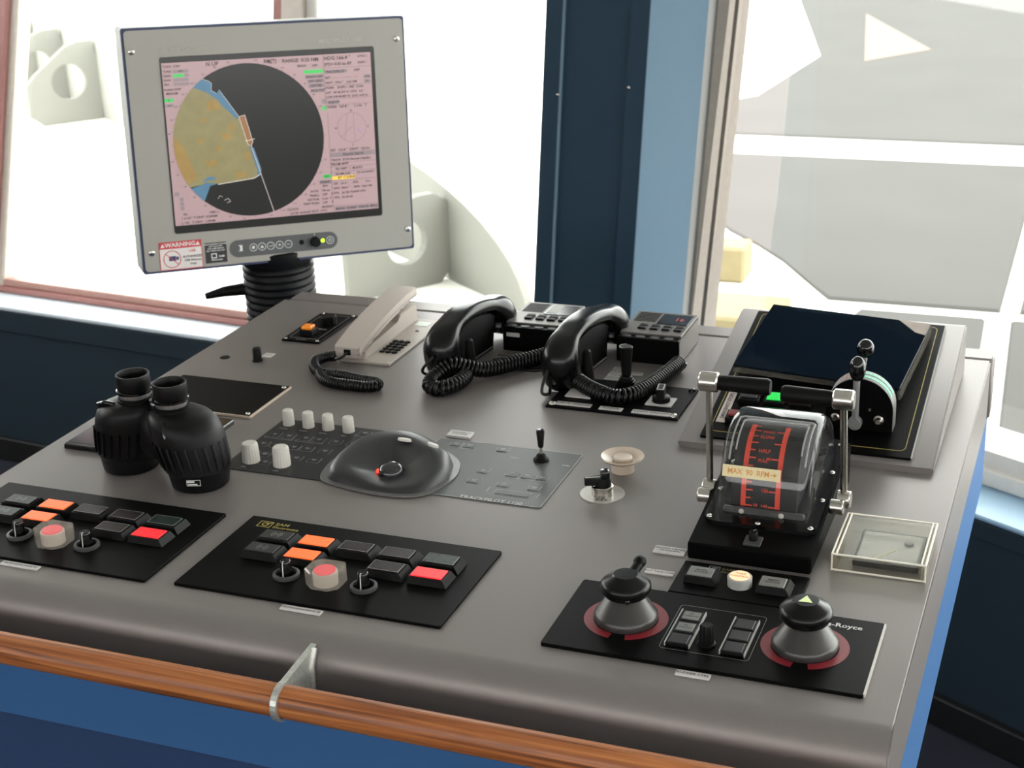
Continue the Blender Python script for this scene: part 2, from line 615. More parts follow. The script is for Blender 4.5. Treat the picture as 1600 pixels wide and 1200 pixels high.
g = MB(); g.T = FWR; g.box(-0.68, 2.1, -0.02, 1.56, -0.150, -0.146)
w4 = struct('window_4', g, GLASS, 'large wing window behind the emergency stop panel')
WINGF = mat('wing_frame', (136, 130, 122), 0.6, 0, 0.04, 60, spec=0.1)
SPL = (((-0.3699, 2.0627, 0.2978), (-0.4079, 1.9881, -0.3834)), ((-0.3576, 2.0840, 0.2951), (-0.3977, 2.0097, -0.3927)), ((-0.3277, 2.1072, 0.2923), (-0.3820, 2.0392, -0.4057)), ((-0.3213, 2.1150, 0.2914), (-0.3750, 2.0463, -0.4089)), ((-0.3065, 2.1518, 0.2867), (-0.3586, 2.0807, -0.4251)))
for k, (nm, m_, ins) in enumerate((('side_casing', MIDG, 0.0), ('side_post', WINGF, 0.004), ('side_groove', MIDG, -0.004), ('side_bead', WINGF, 0.004))):
    b = MB(); secs = []
    for z in (zb + 0.05, 1.30):
        p, q = P3(*SPL[k], z), P3(*SPL[k + 1], z)
        secs.append([(p[0] + ins, p[1] - ins, z), (q[0] + ins, q[1] - ins, z), (q[0] - 0.10, q[1] + 0.03, z), (p[0] - 0.10, p[1] + 0.03, z)])
    b.rings(secs); b.build(nm, m_, w4)
for nm, t0, t1, z, m_ in (('bottom_rail', 0.010, 0.040, 0.014, WHITEF), ('bottom_bead', 0.040, 0.072, 0.000, WHITEF)):
    b = MB(); b.T = FWR; b.box(-0.70, 2.1, t0 - (0.02 if t0 > 0.02 else 0), t1, -0.15, z, 0.004, 2); b.build(nm, m_, w4, 40)

# the rest of the wheelhouse, behind the camera, window openings sized for fill light
b = MB()
b.box(-3.6, 3.0, -3.25, -3.2, -0.95, 0.50); b.box(-3.6, 3.0, -3.25, -3.2, 0.95, 1.35)
struct('wall_aft', b, BACKW, 'grey aft wall with a window band sized for fill light')
b = MB()
b.box(-3.65, -3.6, -3.2, 2.35, -0.95, 0.62); b.box(-3.65, -3.6, -3.2, 2.35, 1.22, 1.35); b.box(-3.65, -3.6, -3.2, -0.4, 0.62, 1.22)
struct('wall_port', b, BACKW, 'grey port wall with a window band sized for fill light')
b = MB()
b.box(2.4, 2.45, -3.2, 0.75, -0.95, 0.50); b.box(2.4, 2.45, -3.2, 0.75, 0.95, 1.35)
struct('wall_starboard', b, BACKW, 'grey starboard wall with a window band sized for fill light')

# ================================================================== OUTSIDE
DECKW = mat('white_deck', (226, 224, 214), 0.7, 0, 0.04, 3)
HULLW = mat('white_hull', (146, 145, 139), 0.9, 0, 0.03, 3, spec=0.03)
SLABG = mat('slab_grey', (85, 84, 82), 0.9, 0, 0.03, 2, spec=0.03)
EARTH = -0.962
b = MB(); b.box(-9, 9, 2.45, 18, EARTH - 0.05, EARTH)
struct('ground_deck', b, DECKW, 'sunlit white deck outside the windows')
# low bulwark with bracket plates, its end swept down
BA, BB = Vector((-9.0, 9.3, EARTH)), Vector((-1.36, 3.56, EARTH))
bd = (BB - BA).normalized()
bn = Vector((bd.y, -bd.x, 0))
if bn.y > 0: bn = -bn                                     # towards the ship
Lb = (BB - BA).length
FB = Matrix(((bd.x, 0, bn.x, BA.x), (bd.y, 0, bn.y, BA.y), (0, 1, 0, BA.z), (0, 0, 0, 1)))
bul = thing('bulwark', 'low white bulwark with swept end outside the forward window', 'bulwark', (BB.x, BB.y, EARTH))
b = MB(); b.T = FB
pl = [(0, 0), (Lb, 0)]
for i in range(13):
    a = PI / 2 * i / 12
    pl.append((Lb - 1.35 + 1.35 * math.cos(a), 0.44 * math.sin(a)))
pl.append((0, 0.46))
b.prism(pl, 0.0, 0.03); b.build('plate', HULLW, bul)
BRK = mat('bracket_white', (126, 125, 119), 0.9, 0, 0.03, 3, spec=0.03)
def bracket(s, h, d=0.42):
    b = MB()
    M = FB @ Matrix.Translation((s, 0, 0.03))
    b.T = M @ Matrix(((0, 0, 1, 0), (0, 1, 0, 0), (1, 0, 0, 0), (0, 0, 0, 1)))
    # plate in (depth, height) with a round hole, extruded along the bulwark
    n = 20
    hc, hr = (d * 0.42, h * 0.52), min(d, h) * 0.24
    cor = [(0.0, 0.0), (d, 0.0), (d, h * 0.55), (d * 0.35, h), (0.0, h)]
    out, inn = [], []
    for i in range(n):
        a = 2 * PI * i / n
        dx, dy = math.cos(a), math.sin(a)
        best = 9
        for k in range(len(cor)):
            p, q = cor[k], cor[(k + 1) % len(cor)]
            ex, ey = q[0] - p[0], q[1] - p[1]
            den = dx * ey - dy * ex
            if abs(den) < 1e-9: continue
            t = ((p[0] - hc[0]) * ey - (p[1] - hc[1]) * ex) / den
            u_ = ((p[0] - hc[0]) * dy - (p[1] - hc[1]) * dx) / den
            if t > 0 and -1e-6 <= u_ <= 1 + 1e-6: best = min(best, t)
        out.append((hc[0] + dx * best, hc[1] + dy * best))
        inn.append((hc[0] + dx * hr, hc[1] + dy * hr))
    A = [[b.v((p[0], p[1], z)) for p in ring] for z in (0, 0.04) for ring in (out, inn)]
    for i in range(n):
        j = (i + 1) % n
        b.f((A[0][i], A[0][j], A[1][j], A[1][i])); b.f((A[2][i], A[2][j], A[3][j], A[3][i]))
        b.f((A[0][i], A[0][j], A[2][j], A[2][i])); b.f((A[1][i], A[1][j], A[3][j], A[3][i]))
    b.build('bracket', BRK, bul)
for s, h in ((Lb - 0.55, 0.34), (Lb - 1.20, 0.40), (Lb - 1.85, 0.44), (Lb - 2.5, 0.45), (Lb - 4.6, 0.45), (Lb - 5.25, 0.45), (Lb - 5.9, 0.45), (Lb - 6.5, 0.45)):
    bracket(s, h)

# flat grey slabs with bright gaps, seen through the wing window
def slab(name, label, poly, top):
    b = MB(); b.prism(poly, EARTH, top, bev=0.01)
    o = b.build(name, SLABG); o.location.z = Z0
    tag(o, label, 'hatch', 'grey deck slabs')
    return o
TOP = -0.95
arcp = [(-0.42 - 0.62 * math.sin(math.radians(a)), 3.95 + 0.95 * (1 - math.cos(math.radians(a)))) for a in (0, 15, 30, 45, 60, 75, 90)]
slab('deck_slab', 'broad grey deck slab with a curved corner below the bright crossbar', [(0.15, 3.95)] + [(0.15, 6.06), (-1.9, 6.06), (-1.9, 5.3)] + [(-1.05, 4.9), (-0.95, 4.72), (-0.80, 4.55), (-0.66, 4.36), (-0.52, 4.12), (-0.42, 3.95)], TOP)
slab('deck_slab', 'narrow grey deck slab right of the slanting bright bar', [(0.21, 3.95), (2.6, 3.95), (2.6, 6.06), (0.23, 6.06)], TOP)
slab('deck_slab', 'far grey deck slab above the bright crossbar, cut back for glare', [(2.6, 6.50), (7.5, 17.0), (-3.2, 17.0), (-2.0, 11.5), (-1.35, 8.9), (-1.45, 7.5), (-1.9, 6.9), (-1.9, 6.50)], TOP)  # left side cut back to stand in for glare
slab('deck_slab', 'near grey deck slab just outside the wing window sill', [(0.23, 2.85), (2.6, 2.40), (2.6, 3.86), (0.19, 3.86)], TOP)
slab('deck_slab', 'small grey deck slab hidden mostly behind the emergency panel', [(-0.45, 2.9), (0.15, 2.86), (0.11, 3.86), (-0.30, 3.86)], TOP)
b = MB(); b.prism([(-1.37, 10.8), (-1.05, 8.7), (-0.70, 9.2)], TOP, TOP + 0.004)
o = b.build('painted_reflection', mat('peach_reflection', (122, 112, 105), 0.9, 0, 0.02, spec=0.03)); o.location.z = Z0  # glass reflection painted as a flat triangle on the deck
tag(o, 'window reflection painted as a pale peach triangle, seen high through the wing window', 'reflection')
YEL = mat('pale_yellow', (136, 128, 100), 0.9, 0, 0.04, 20, spec=0.03)
for lab, x0, x1, y0, y1, h in (('small pale yellow block behind the wing window post', -0.93, -0.74, 4.06, 4.20, 0.13), ('long pale yellow block low beside the wing window post', -0.90, -0.50, 3.45, 3.72, 0.08)):
    b = MB(); b.box(x0, x1, y0, y1, EARTH, EARTH + h, 0.01)
    o = b.build('deck_block', YEL); o.location.z = Z0
    tag(o, lab, 'block', 'pale yellow deck blocks')

# ================================================================== CONSOLE
con = thing('console', 'silver topped bridge console with blue sides', 'console', (-0.207, 0.42, -0.95))
prof = [(0.8475, -0.085), (0.8475, 0.0), (-0.03, 0.0)]
for i in range(1, 9):
    a = PI / 2 * i / 8
    prof.append((-0.03 - 0.03 * math.sin(a), -0.03 + 0.03 * math.cos(a)))
prof += [(-0.06, -0.085)]
b = MB(); b.prism_x(prof, -0.732, 0.318, 0.0018); b.build('worktop', SILVER, con, 40)
b = MB(); b.box(-0.726, 0.321, 0.853, 0.893, -0.085, 0.0, 0.003); b.build('rear_trim', SILVER, con, 40)
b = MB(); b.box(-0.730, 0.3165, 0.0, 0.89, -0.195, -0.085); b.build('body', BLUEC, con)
b = MB(); b.box(-0.73, 0.22, 0.028, 0.80, -0.949, -0.195); b.build('pedestal', mat('plinth_blue_shaded', (44, 66, 104), 0.5, 0, 0.06, 700), con)  # recess shade put into a darker blue than the body

rail = thing('handrail', 'varnished wooden handrail along the front of the console', 'handrail', (-0.2, -0.112, -0.05))
b = MB(); secs = []
for x in (-0.73, 0.305):
    secs.append([(x, -0.112 + 0.0145 * math.cos(2 * PI * k / 24), -0.029 + 0.0155 * math.sin(2 * PI * k / 24)) for k in range(24)])
b.rings(secs); b.build('rail', WOOD, rail, 40)
def rail_bracket(x):
    b = MB()
    pts = [(-0.0492, -0.0059)]
    # straight top edge to the rail, then round its front and under it
    for i in range(13):
        a = math.radians(75 + 175 * i / 12)
        pts.append((-0.112 + 0.0185 * math.cos(a), -0.029 + 0.0185 * math.sin(a)))
    inner = []
    for i in range(12, -1, -1):
        a = math.radians(75 + 175 * i / 12)
        inner.append((-0.112 + 0.0148 * math.cos(a), -0.029 + 0.0158 * math.sin(a)))
    poly = pts + inner + [(-0.097, -0.029), (-0.098, -0.046), (-0.061, -0.046), (-0.0606, -0.03), (-0.0572, -0.0155)]
    b.prism_x(poly, x - 0.003, x + 0.003)
    o = b.build('bracket', ALU, rail)
    w = MB(); w.tube([(x + 0.003, -0.0545, -0.0065), (x + 0.003, -0.0636, -0.022), (x + 0.003, -0.0645, -0.046)], 0.0038, 8)
    w.build('weld', ALU, o, 50)
for x in (-0.66, -0.204):
    rail_bracket(x)

# ================================================================== MONITOR
mu = Vector((0.7422, 0.6689, -0.0407)).normalized()
mv = Vector((-0.021, 0.0838, 0.9963)); mv = (mv - mu * mv.dot(mu)).normalized()
mn = mu.cross(mv)
MO = Vector((-0.803, 0.9815, 0.0171))
mon = thing('radar_display', 'grey framed radar chart display on a black bellows stand behind the console', 'monitor', (-0.84, 1.022, -0.95))
MM = Matrix(((mu.x, mv.x, mn.x, MO.x), (mu.y, mv.y, mn.y, MO.y), (mu.z, mv.z, mn.z, MO.z), (0, 0, 0, 1)))   # x right, y up, z to the viewer, metres
BEZEL = mat('bezel_grey', (152, 149, 141), 0.45, 0, 0.03, 800)
CASE = mat('case_grey', (172, 172, 165), 0.5, 0, 0.03, 500)
BLUET = mat('blue_trim', (40, 50, 82), 0.45, 0, 0.04)
SCRP = mat('screen_pink', (160, 134, 136), 0.3, 0, 0, emit=0.24)
SCRB = mat('screen_black', (34, 34, 32), 0.25, 0, 0, emit=0.06)
SCRG = mat('screen_green', (62, 176, 88), 0.3, 0, 0, emit=0.24)
SCRGR = mat('screen_grey', (132, 118, 122), 0.3, 0, 0, emit=0.24)
LAND = mat('screen_land', (126, 118, 82), 0.3, 0, 0.10, 60, emit=0.24)
LAND2 = mat('screen_land_orange', (142, 116, 66), 0.3, 0, 0.1, 60, emit=0.24)
SEA = mat('screen_blue', (74, 110, 134), 0.3, 0, 0.05, 60, emit=0.24)
SCRY = mat('screen_yellow', (226, 186, 74), 0.3, 0, 0, emit=0.24)
SCRT = mat('screen_text', (66, 54, 58), 0.4, 0, 0, emit=0.05)
SCRW = mat('screen_white', (216, 204, 200), 0.4, 0, 0, emit=0.24)
b = MB(); b.T = MM; b.prism(rrect(-0.2265, 0.0, 0.2225, 0.3815, 0.004), -0.010, -0.002); b.build('trim_frame', BLUET, mon)
b = MB(); b.T = MM; b.prism(rrect(-0.2225, 0.004, 0.2190, 0.3775, 0.006), -0.002, 0.0); bez = b.build('bezel', BEZEL, mon)
b = MB(); b.T = MM; b.prism(rrect(-0.2265, 0.0, 0.2225, 0.3815, 0.004), -0.070, -0.0102)
b.prism(rrect(-0.17, 0.03, 0.17, 0.33, 0.01), -0.085, -0.055); b.build('housing', CASE, mon, 40)
b = MB(); b.T = MM; b.prism(rrect(-0.1725, 0.0610, 0.1695, 0.3360, 0.004), 0.0, 0.0006); b.build('screen_surround', SCRB, bez)
b = MB(); b.T = MM; b.flat(rrect(-0.1700, 0.0738, 0.1632, 0.3268), 0.0008); scr = b.build('screen', SCRP, mon)
CX, CY, CR = -0.042, 0.200, 0.1203
def disc(cx, cy, r, n=72):
    return [(cx + r * math.cos(2 * PI * i / n), cy + r * math.sin(2 * PI * i / n)) for i in range(n)]
b = MB(); b.T = MM; b.flat(disc(CX, CY, CR), 0.0010); b.build('radar_circle', SCRB, scr)
def mm(*pts):
    return [(p[0] / 1000.0, p[1] / 1000.0) for p in pts]
def onarc(a):
    return (CX * 1000 + 120.3 * math.cos(math.radians(a)), CY * 1000 + 120.3 * math.sin(math.radians(a)))
def ang(x, y):
    return math.degrees(math.atan2(y - 200, x + 42))
a0, a1 = ang(-125.1, 287.4), ang(-140.1, 133.7) + 360
arcL = [onarc(a0 + (a1 - a0) * i / 24) for i in range(25)]
b = MB(); b.T = MM; b.flat(mm(*arcL, (-121, 136.2), (-119.4, 138.8), (-98.1, 135.7), (-98.2, 134.4), (-40.4, 139.2), (-34.7, 141.5), (-33.8, 153.7), (-38.1, 169.1), (-43.3, 191.1), (-45.1, 194.0), (-56.7, 238.1), (-60.6, 234.3), (-71.1, 246.2), (-84.6, 260.5), (-89.7, 267.5), (-105.6, 279.6)), 0.0012)
b.build('land', LAND, scr)
a2 = ang(-160.9, 214.3)
a2 = a2 if a2 > 0 else a2 + 360
arcO = [onarc(a2 + (a1 - 1 - a2) * i / 10) for i in range(11)]
b = MB(); b.T = MM; b.flat(mm(*arcO, (-143.6, 139.4), (-129.6, 146.4), (-137.1, 168.5), (-147.7, 198.7)), 0.0013)
for x, y, w, h in ((-96, 258, 18, 16), (-70, 222, 9, 12), (-112, 236, 9, 7), (-78, 208, 14, 12), (-105, 168, 16, 10), (-60, 146, 17, 9), (-120, 204, 8, 9), (-48, 176, 6, 14), (-92, 190, 8, 8)):
    b.flat(mm((x - w / 2, y - h / 2), (x + w / 2, y - h / 2 + 1), (x + w / 2, y + h / 2), (x - w / 2 - 1, y + h / 2)), 0.0013)
b.build('built_up_land', LAND2, scr, kind='stuff')
a3, a4 = ang(-109.5, 299.7), ang(-125.1, 287.4)
arcB = [onarc(a3 + (a4 - a3) * i / 4) for i in range(5)]
b = MB(); b.T = MM
b.flat(mm(*arcB[::1], (-105.6, 279.6), (-89.7, 267.5), (-84.6, 260.5), (-71.1, 246.2), (-60.6, 234.3), (-57, 238.6), (-75, 267.7), (-84.6, 281.7), (-89, 276.4), (-96.5, 281.3), (-95.6, 292.3), (-99.7, 295.8)), 0.0013)
a5, a6 = ang(-138.8, 132.3) + 360, ang(-120.5, 110.4) + 360
arcC = [onarc(a5 + (a6 - a5) * i / 4) for i in range(5)]
b.flat(mm(*arcC, (-110.5, 132.7), (-98.1, 135.7), (-119.4, 138.8), (-121, 136.2)), 0.0013)
b.flat(mm((-122, 141), (-101, 142), (-103, 146.9), (-113, 147.5)), 0.0014)
b.flat(mm((-43.3, 191.1), (-36.7, 187.9), (-26.9, 153.2), (-28.9, 145.2), (-34.7, 141.5), (-33.8, 153.7), (-38.1, 169.1)), 0.0013)
b.build('shallow_water', SEA, scr, kind='stuff')
b = MB(); b.T = MM
def pline(pts, w, z):
    for p, q in zip(pts, pts[1:]):
        b.line((p[0] / 1000, p[1] / 1000), (q[0] / 1000, q[1] / 1000), w, z)
pline([(-56.7, 238.1), (-47.3, 240.1), (-37.6, 197.6), (-40.5, 191.2), (-45.3, 193.2), (-56.7, 238.1)], 0.0008, 0.0016)
pline([(-50, 199), (-34, 202)], 0.0007, 0.0016)
pline([(-40.5, 191), (-28.2, 145.1), (-11.3, 82.5)], 0.0007, 0.0016)
pline([(-98, 134.4), (-40.4, 139.6), (-29, 145)], 0.0009, 0.0016)
pline([(-84.6, 281.7), (-57, 238.6)], 0.0005, 0.0016)
pline([(-100, 111), (-97, 116), (-92, 114)], 0.0005, 0.0016); pline([(-90, 108), (-84, 111), (-80, 106), (-86, 104)], 0.0005, 0.0016)
pline([(-109.5, 299.7), (-99.7, 295.8), (-95.6, 292.3), (-96.5, 281.3), (-89, 276.4)], 0.0005, 0.0016)
b.build('chart_lines', SCRW, scr, kind='stuff')
b = MB(); b.T = MM
b.flat(mm((-55.6, 237.5), (-48, 239.2), (-38.6, 198), (-40.6, 192.5), (-44.9, 194)), 0.0014)
b.build('own_ship', mat('screen_brown', (120, 84, 52), 0.4, 0, 0, emit=0.5), scr)
b = MB(); b.T = MM
for x0, y0, x1, y1 in ((-153.7, 304.5, -136.6, 309.5), (-170.2, 267.6, -156.0, 272.6), (52.4, 298.4, 83.4, 304.2), (78.6, 239.5, 84.6, 246), (72.8, 130.2, 86.2, 136)):
    b.flat(mm((x0, y0), (x1, y0), (x1, y1), (x0, y1)), 0.0010)
b.build('green_fields', SCRG, scr, kind='stuff')
b = MB(); b.T = MM
for x0, y0, x1, y1 in ((-153.7, 311, -129.5, 316), (-136, 304.5, -129.5, 309.5), (-153.7, 298, -129.8, 303), (-153.7, 291.5, -129.8, 296.5), (-170.2, 259.5, -156, 264),
                       (54, 290.5, 84, 296), (57.5, 283.5, 84, 289), (58, 276, 84, 282), (61, 268.5, 84, 274), (85.5, 296.5, 121, 302), (150, 286, 161.5, 292), (150, 279, 161.5, 284.5), (87, 248.5, 108, 254), (78.5, 250, 86.5, 257),
                       (86.2, 163, 163.5, 169.5), (66, 121, 86, 127), (89.5, 75.5, 107.5, 81.5), (108.5, 75.5, 127.5, 81.5), (128.5, 75.5, 147.5, 81.5), (148.5, 75.5, 162.5, 81.5), (-160, 98, -154, 104), (-160, 105, -154, 111), (-160, 112, -154, 118), (-168, 121, -160, 127)):
    b.flat(mm((x0, y0), (x1, y0), (x1, y1), (x0, y1)), 0.0010)
b.build('grey_fields', SCRGR, scr, kind='stuff')
b = MB(); b.T = MM; b.flat(mm((87.5, 126.5), (126, 126.5), (126, 132), (87.5, 132)), 0.0010); b.build('yellow_field', SCRY, scr)
b = MB(); b.T = MM
b.arc(0.1257, 0.2092, 0.0235, 0.0238, 0, 360, 0.0010, 48)
pline([(113, 189.5), (119, 231.5)], 0.0003, 0.0010); pline([(130, 186.5), (129, 231)], 0.0003, 0.0010); pline([(107, 195), (127, 211)], 0.0003, 0.0010)
for y in (305.6, 277.8, 256.5, 247, 170.2, 154, 147, 139, 125, 83):
    pline([(85.5, y), (162.5, y)], 0.0003, 0.0010)
pline([(84.9, 326.5), (84.9, 240)], 0.0004, 0.0010); pline([(86.8, 235), (86.8, 74.5)], 0.0004, 0.0010)
for i in range(36):
    a = math.radians(i * 10)
    for r in (0.1207,):
        b.line((CX + r * math.cos(a), CY + r * math.sin(a)), (CX + (r + 0.0025) * math.cos(a), CY + (r + 0.0025) * math.sin(a)), 0.0004, 0.0010)
b.build('scale_lines', SCRT, scr, kind='stuff')
b = MB(); b.T = MM; b.line((0.134, 0.207), (0.141, 0.199), 0.0009, 0.0011); b.build('wind_arrow', mat('screen_violet', (110, 100, 170), 0.4, 0, 0, emit=0.5), scr)
T = []
def tx(s, x, y, h=4.4, al='LEFT', xs=1.0):
    T.append((s, x / 1000, y / 1000, 0.0012, h / 1000 * 1.35, al, xs))
for s, x, y in (('TX/RX  STBY', -169, 321), ('TUNE', -168.5, 313.5), ('GAIN', -168.5, 307), ('RAIN', -168.5, 300.5), ('SEA', -168.5, 294), ('CLEAN SWP', -169.5, 286), ('MEDIUM', -166.5, 280)):
    tx(s, x, y, 3.6)
tx('AFC', -141, 313.5, 3.2, 'CENTER'); tx('X', -163, 270, 3, 'CENTER'); tx('1/2', -163, 261.7, 3, 'CENTER')
tx('N UP', -102, 321.5, 6.4); tx('RM(T)', -11, 321, 5.8); tx('RANGE  0.25 NM', 18.5, 320, 6.0, xs=0.98)
tx('RINGS', 42, 311, 3.8); tx('OFF', 66, 310.5, 3.8)
for s, x, y in (('SYNTH OFF', 55, 293), ('OFF CENT', 58, 286.2), ('CENTER', 61, 279), ('ACQ TGT', 62, 271.2)):
    tx(s, x, y, 4.2, xs=0.92)
tx('HDG 166.4 °', 86, 320.5, 6.0); tx('GYRO 1', 141, 321.5, 3.6); tx('SPD= 0.05 kn BT', 86, 311, 4.8); tx('DGPS 1', 141, 311.5, 3.6)
tx('TRACKPILOT 1', 87, 299.3, 4.4, xs=0.92); tx('OFF', 134, 300, 4.2); tx('SET  - - - . -   - - - - -   - -', 86, 290, 4.0); tx('CHL', 151, 289, 3.6); tx('NEXT  159.0 °    2.65 NM', 86, 282, 3.6); tx('PS', 153, 281.5, 3.6)
tx('POSN    DGPS 1  REF  CON', 86, 274, 3.9); tx('LAT   65-45.333 N  COG   6.5 °', 86, 266.5, 3.6); tx('LON 018-04.407 W  SOG  0.05 kn', 86, 259.6, 3.6); tx('ADJUST', 88.5, 251.2, 4.0); tx('WIND  160.8 °     1.2 kn   T', 87, 243.6, 4.2)
tx('N', 125.7, 236, 3.2, 'CENTER'); tx('S', 125.7, 181.5, 3.2, 'CENTER'); tx('W', 99, 209, 3.2, 'CENTER'); tx('E', 152.5, 209, 3.2, 'CENTER')
tx('SET  125.8 °  DRIFT   0.0 kn', 88, 174, 4.2); tx('TRACK DATA', 125, 166.2, 4.2, 'CENTER'); tx('TRACK  ECDI-Akureyri-Siglufjor', 88, 158.3, 3.7); tx('FROM WPT', 88, 151, 4.2); tx('TO WPT  1  BUOY3', 94, 143.3, 3.9)
tx('RHUMB LINE         TO WAYPOINT', 94, 135.3, 3.2); tx('SET COURSE', 97, 129.3, 3.8); tx('CRS   161.0 °      XTD          0 m', 89, 120, 3.4); tx('WPD  346.6 °      WPD   0.64 NM', 89, 112.4, 3.4); tx('ETA    Jul 28 17:04:47 UTC', 89, 104.5, 3.6); tx('TTG   01-00-00', 89, 97, 3.6)
for s, x in (('MENU', 98.5), ('CHART', 118), ('TRACK', 138), ('BRILL', 155.5)):
    tx(s, x, 78.6, 4.2, 'CENTER')
tx('A/C', 79.5, 133, 3.6, 'CENTER'); tx('EVENT', 76, 124, 4.0, 'CENTER'); tx('ENC', 71, 118, 3.6); tx('PATH', 63.5, 110.2, 3.8, 'RIGHT'); tx('120 sec', 69, 110.6, 3.4); tx('TRAILS', 64, 103.4, 3.8, 'RIGHT'); tx('OFF     T', 70, 103.8, 3.4); tx('VECTOR', 64, 96.8, 3.8, 'RIGHT'); tx('3 min  T', 69, 97, 3.4); tx('PAST POSN', 64, 90.6, 3.8, 'RIGHT'); tx('OFF     T', 70, 90.6, 3.4)
tx('CLOCK', 10, 84, 4.2); tx('00:00:00', 68, 83.5, 3.6); tx('Jul 28 16:04:47 2019  UTC', 15, 77.5, 4.2)
tx('EBL', -156.5, 91, 3.4); tx('VRM', -115, 91, 3.4); tx('1 312.0°  T CENT  0.269NM', -160, 84.6, 3.6); tx('2  Off    T CENT   1.00NM', -160.5, 77.2, 3.6)
for k, s in enumerate(('010', '020', '030', '040', '050', '060', '070', '080', '090', '100', '110', '120', '130', '140', '150', '160', '170', '180', '190', '200', '210', '220', '230', '240', '250', '260', '270', '280', '290', '300', '310', '320', '330', '340', '350')):
    a = math.radians(90 - 10 * (k + 1) + 1.5)
    xx, yy = CX * 1000 + 126.5 * math.cos(a), CY * 1000 + 125 * math.sin(a)
    if xx > -168 and 76 < yy < 324 and not (xx > 78):
        tx(s, xx, yy, 2.2, 'CENTER')
letters(T, SCRT, scr, MM, 'screen_text')
# bezel print, screws
letters([('SAM Electronics', -0.155, 0.3465, 0.0005, 0.009, 'LEFT'), ('MULTIPILOT 1100', 0.080, 0.3475, 0.0005, 0.009, 'LEFT')], mat('faint_print', (166, 163, 154), 0.5, 0, 0), bez, MM)
b = MB(); b.T = MM; b.outline(-0.167, 0.342, -0.158, 0.351, 0.001, 0.001, 0.0005); b.flat(disc(-0.1625, 0.3465, 0.0022, 12), 0.0005); b.build('emblem', MATS['faint_print'], bez)
for x, y in ((-0.2130, 0.346), (0.2080, 0.3457), (0.2120, 0.034), (-0.2110, 0.034)):
    b = MB(); b.T = MM; b.lathe([(0.0048, 0.0), (0.0048, 0.0012), (0.0036, 0.0018), (0, 0.0018)], (x, y, 0), 16); s_ = b.build('screw', STEEL, mon, 40)
    b = MB(); b.T = MM; b.line((x - 0.0022, y - 0.0008), (x + 0.0022, y + 0.0008), 0.0008, 0.0020); b.line((x - 0.0008, y + 0.0022), (x + 0.0008, y - 0.0022), 0.0008, 0.0020); b.build('cross_slot', DPRINT, s_)
# control strip
b = MB(); b.T = MM; b.prism(rrect(-0.0875, 0.0142, 0.0905, 0.0422, 0.0139, 8), 0.0, 0.0012); strip = b.build('control_strip', mat('strip_grey', (78, 79, 80), 0.5, 0, 0.05), mon)
for i, (x, s) in enumerate(((-0.0496, 'sq'), (-0.0354, 'lock'), (-0.0211, 'ret'), (-0.0066, 'plus'), (0.0080, 'minus'), (0.0775, 'power'))):
    y = 0.0284
    b = MB(); b.T = MM; b.lathe([(0.0064, 0.0012), (0.0064, 0.0020), (0, 0.0022)], (x, y, 0), 20); kb = b.build('button', strip.data.materials[0], strip, 40)
    b = MB(); b.T = MM; z = 0.0026
    b.arc(x, y, 0.0056, 0.0064, 0, 360, z, 24)
    if s == 'sq': b.flat(rrect(x - 0.0022, y - 0.0022, x + 0.0022, y + 0.0022, 0.0004), z)
    if s == 'lock': b.flat(rrect(x - 0.0022, y - 0.0024, x + 0.0022, y + 0.0004), z); b.arc(x, y + 0.0006, 0.0010, 0.0017, 0, 180, z, 10)
    if s == 'ret': b.line((x - 0.003, y - 0.0006), (x + 0.0028, y - 0.0006), 0.0008, z); b.line((x + 0.0028, y - 0.0006), (x + 0.0028, y + 0.0018), 0.0008, z)
    if s in ('plus', 'minus'): b.line((x - 0.0024, y), (x + 0.0024, y), 0.0009, z)
    if s == 'plus': b.line((x, y - 0.0024), (x, y + 0.0024), 0.0009, z)
    if s == 'power': b.arc(x, y, 0.0020, 0.0027, 120, 420, z, 16); b.line((x, y), (x, y + 0.0034), 0.0007, z)
    b.build('symbol', PRINT, kb)
b = MB(); b.T = MM; b.flat(rrect(-0.0712, 0.0240, -0.0672, 0.0338), 0.0014); b.line((-0.0735, 0.0332), (-0.0712, 0.0332), 0.001, 0.0014); b.line((-0.0735, 0.0245), (-0.0712, 0.0245), 0.001, 0.0014); b.build('brightness_mark', PRINT, strip)
b = MB(); b.T = MM; b.lathe([(0.0085, 0.0012), (0.0078, 0.010), (0.0066, 0.011), (0, 0.011)], (0.0523, 0.0280, 0), 24); kn = b.build('knob', BLACKM, strip, 40)
b = MB(); b.T = MM; b.line((0.0523, 0.0385), (0.0523, 0.0418), 0.0008, 0.0014); b.build('pointer_mark', PRINT, strip)
b = MB(); b.T = MM; b.lathe([(0.0042, 0.0012), (0.0042, 0.0016), (0, 0.0016)], (0.0300, 0.0290, 0), 16); b.build('light_sensor', BLACKM, strip)
b = MB(); b.T = MM; b.lathe([(0.0032, 0.0012), (0.0028, 0.0026), (0, 0.003)], (0.0656, 0.0286, 0), 16); b.build('indicator_lamp', mat('lamp_yellow_green', (190, 255, 30), 0.3, 0, 0, emit=1.2), strip)
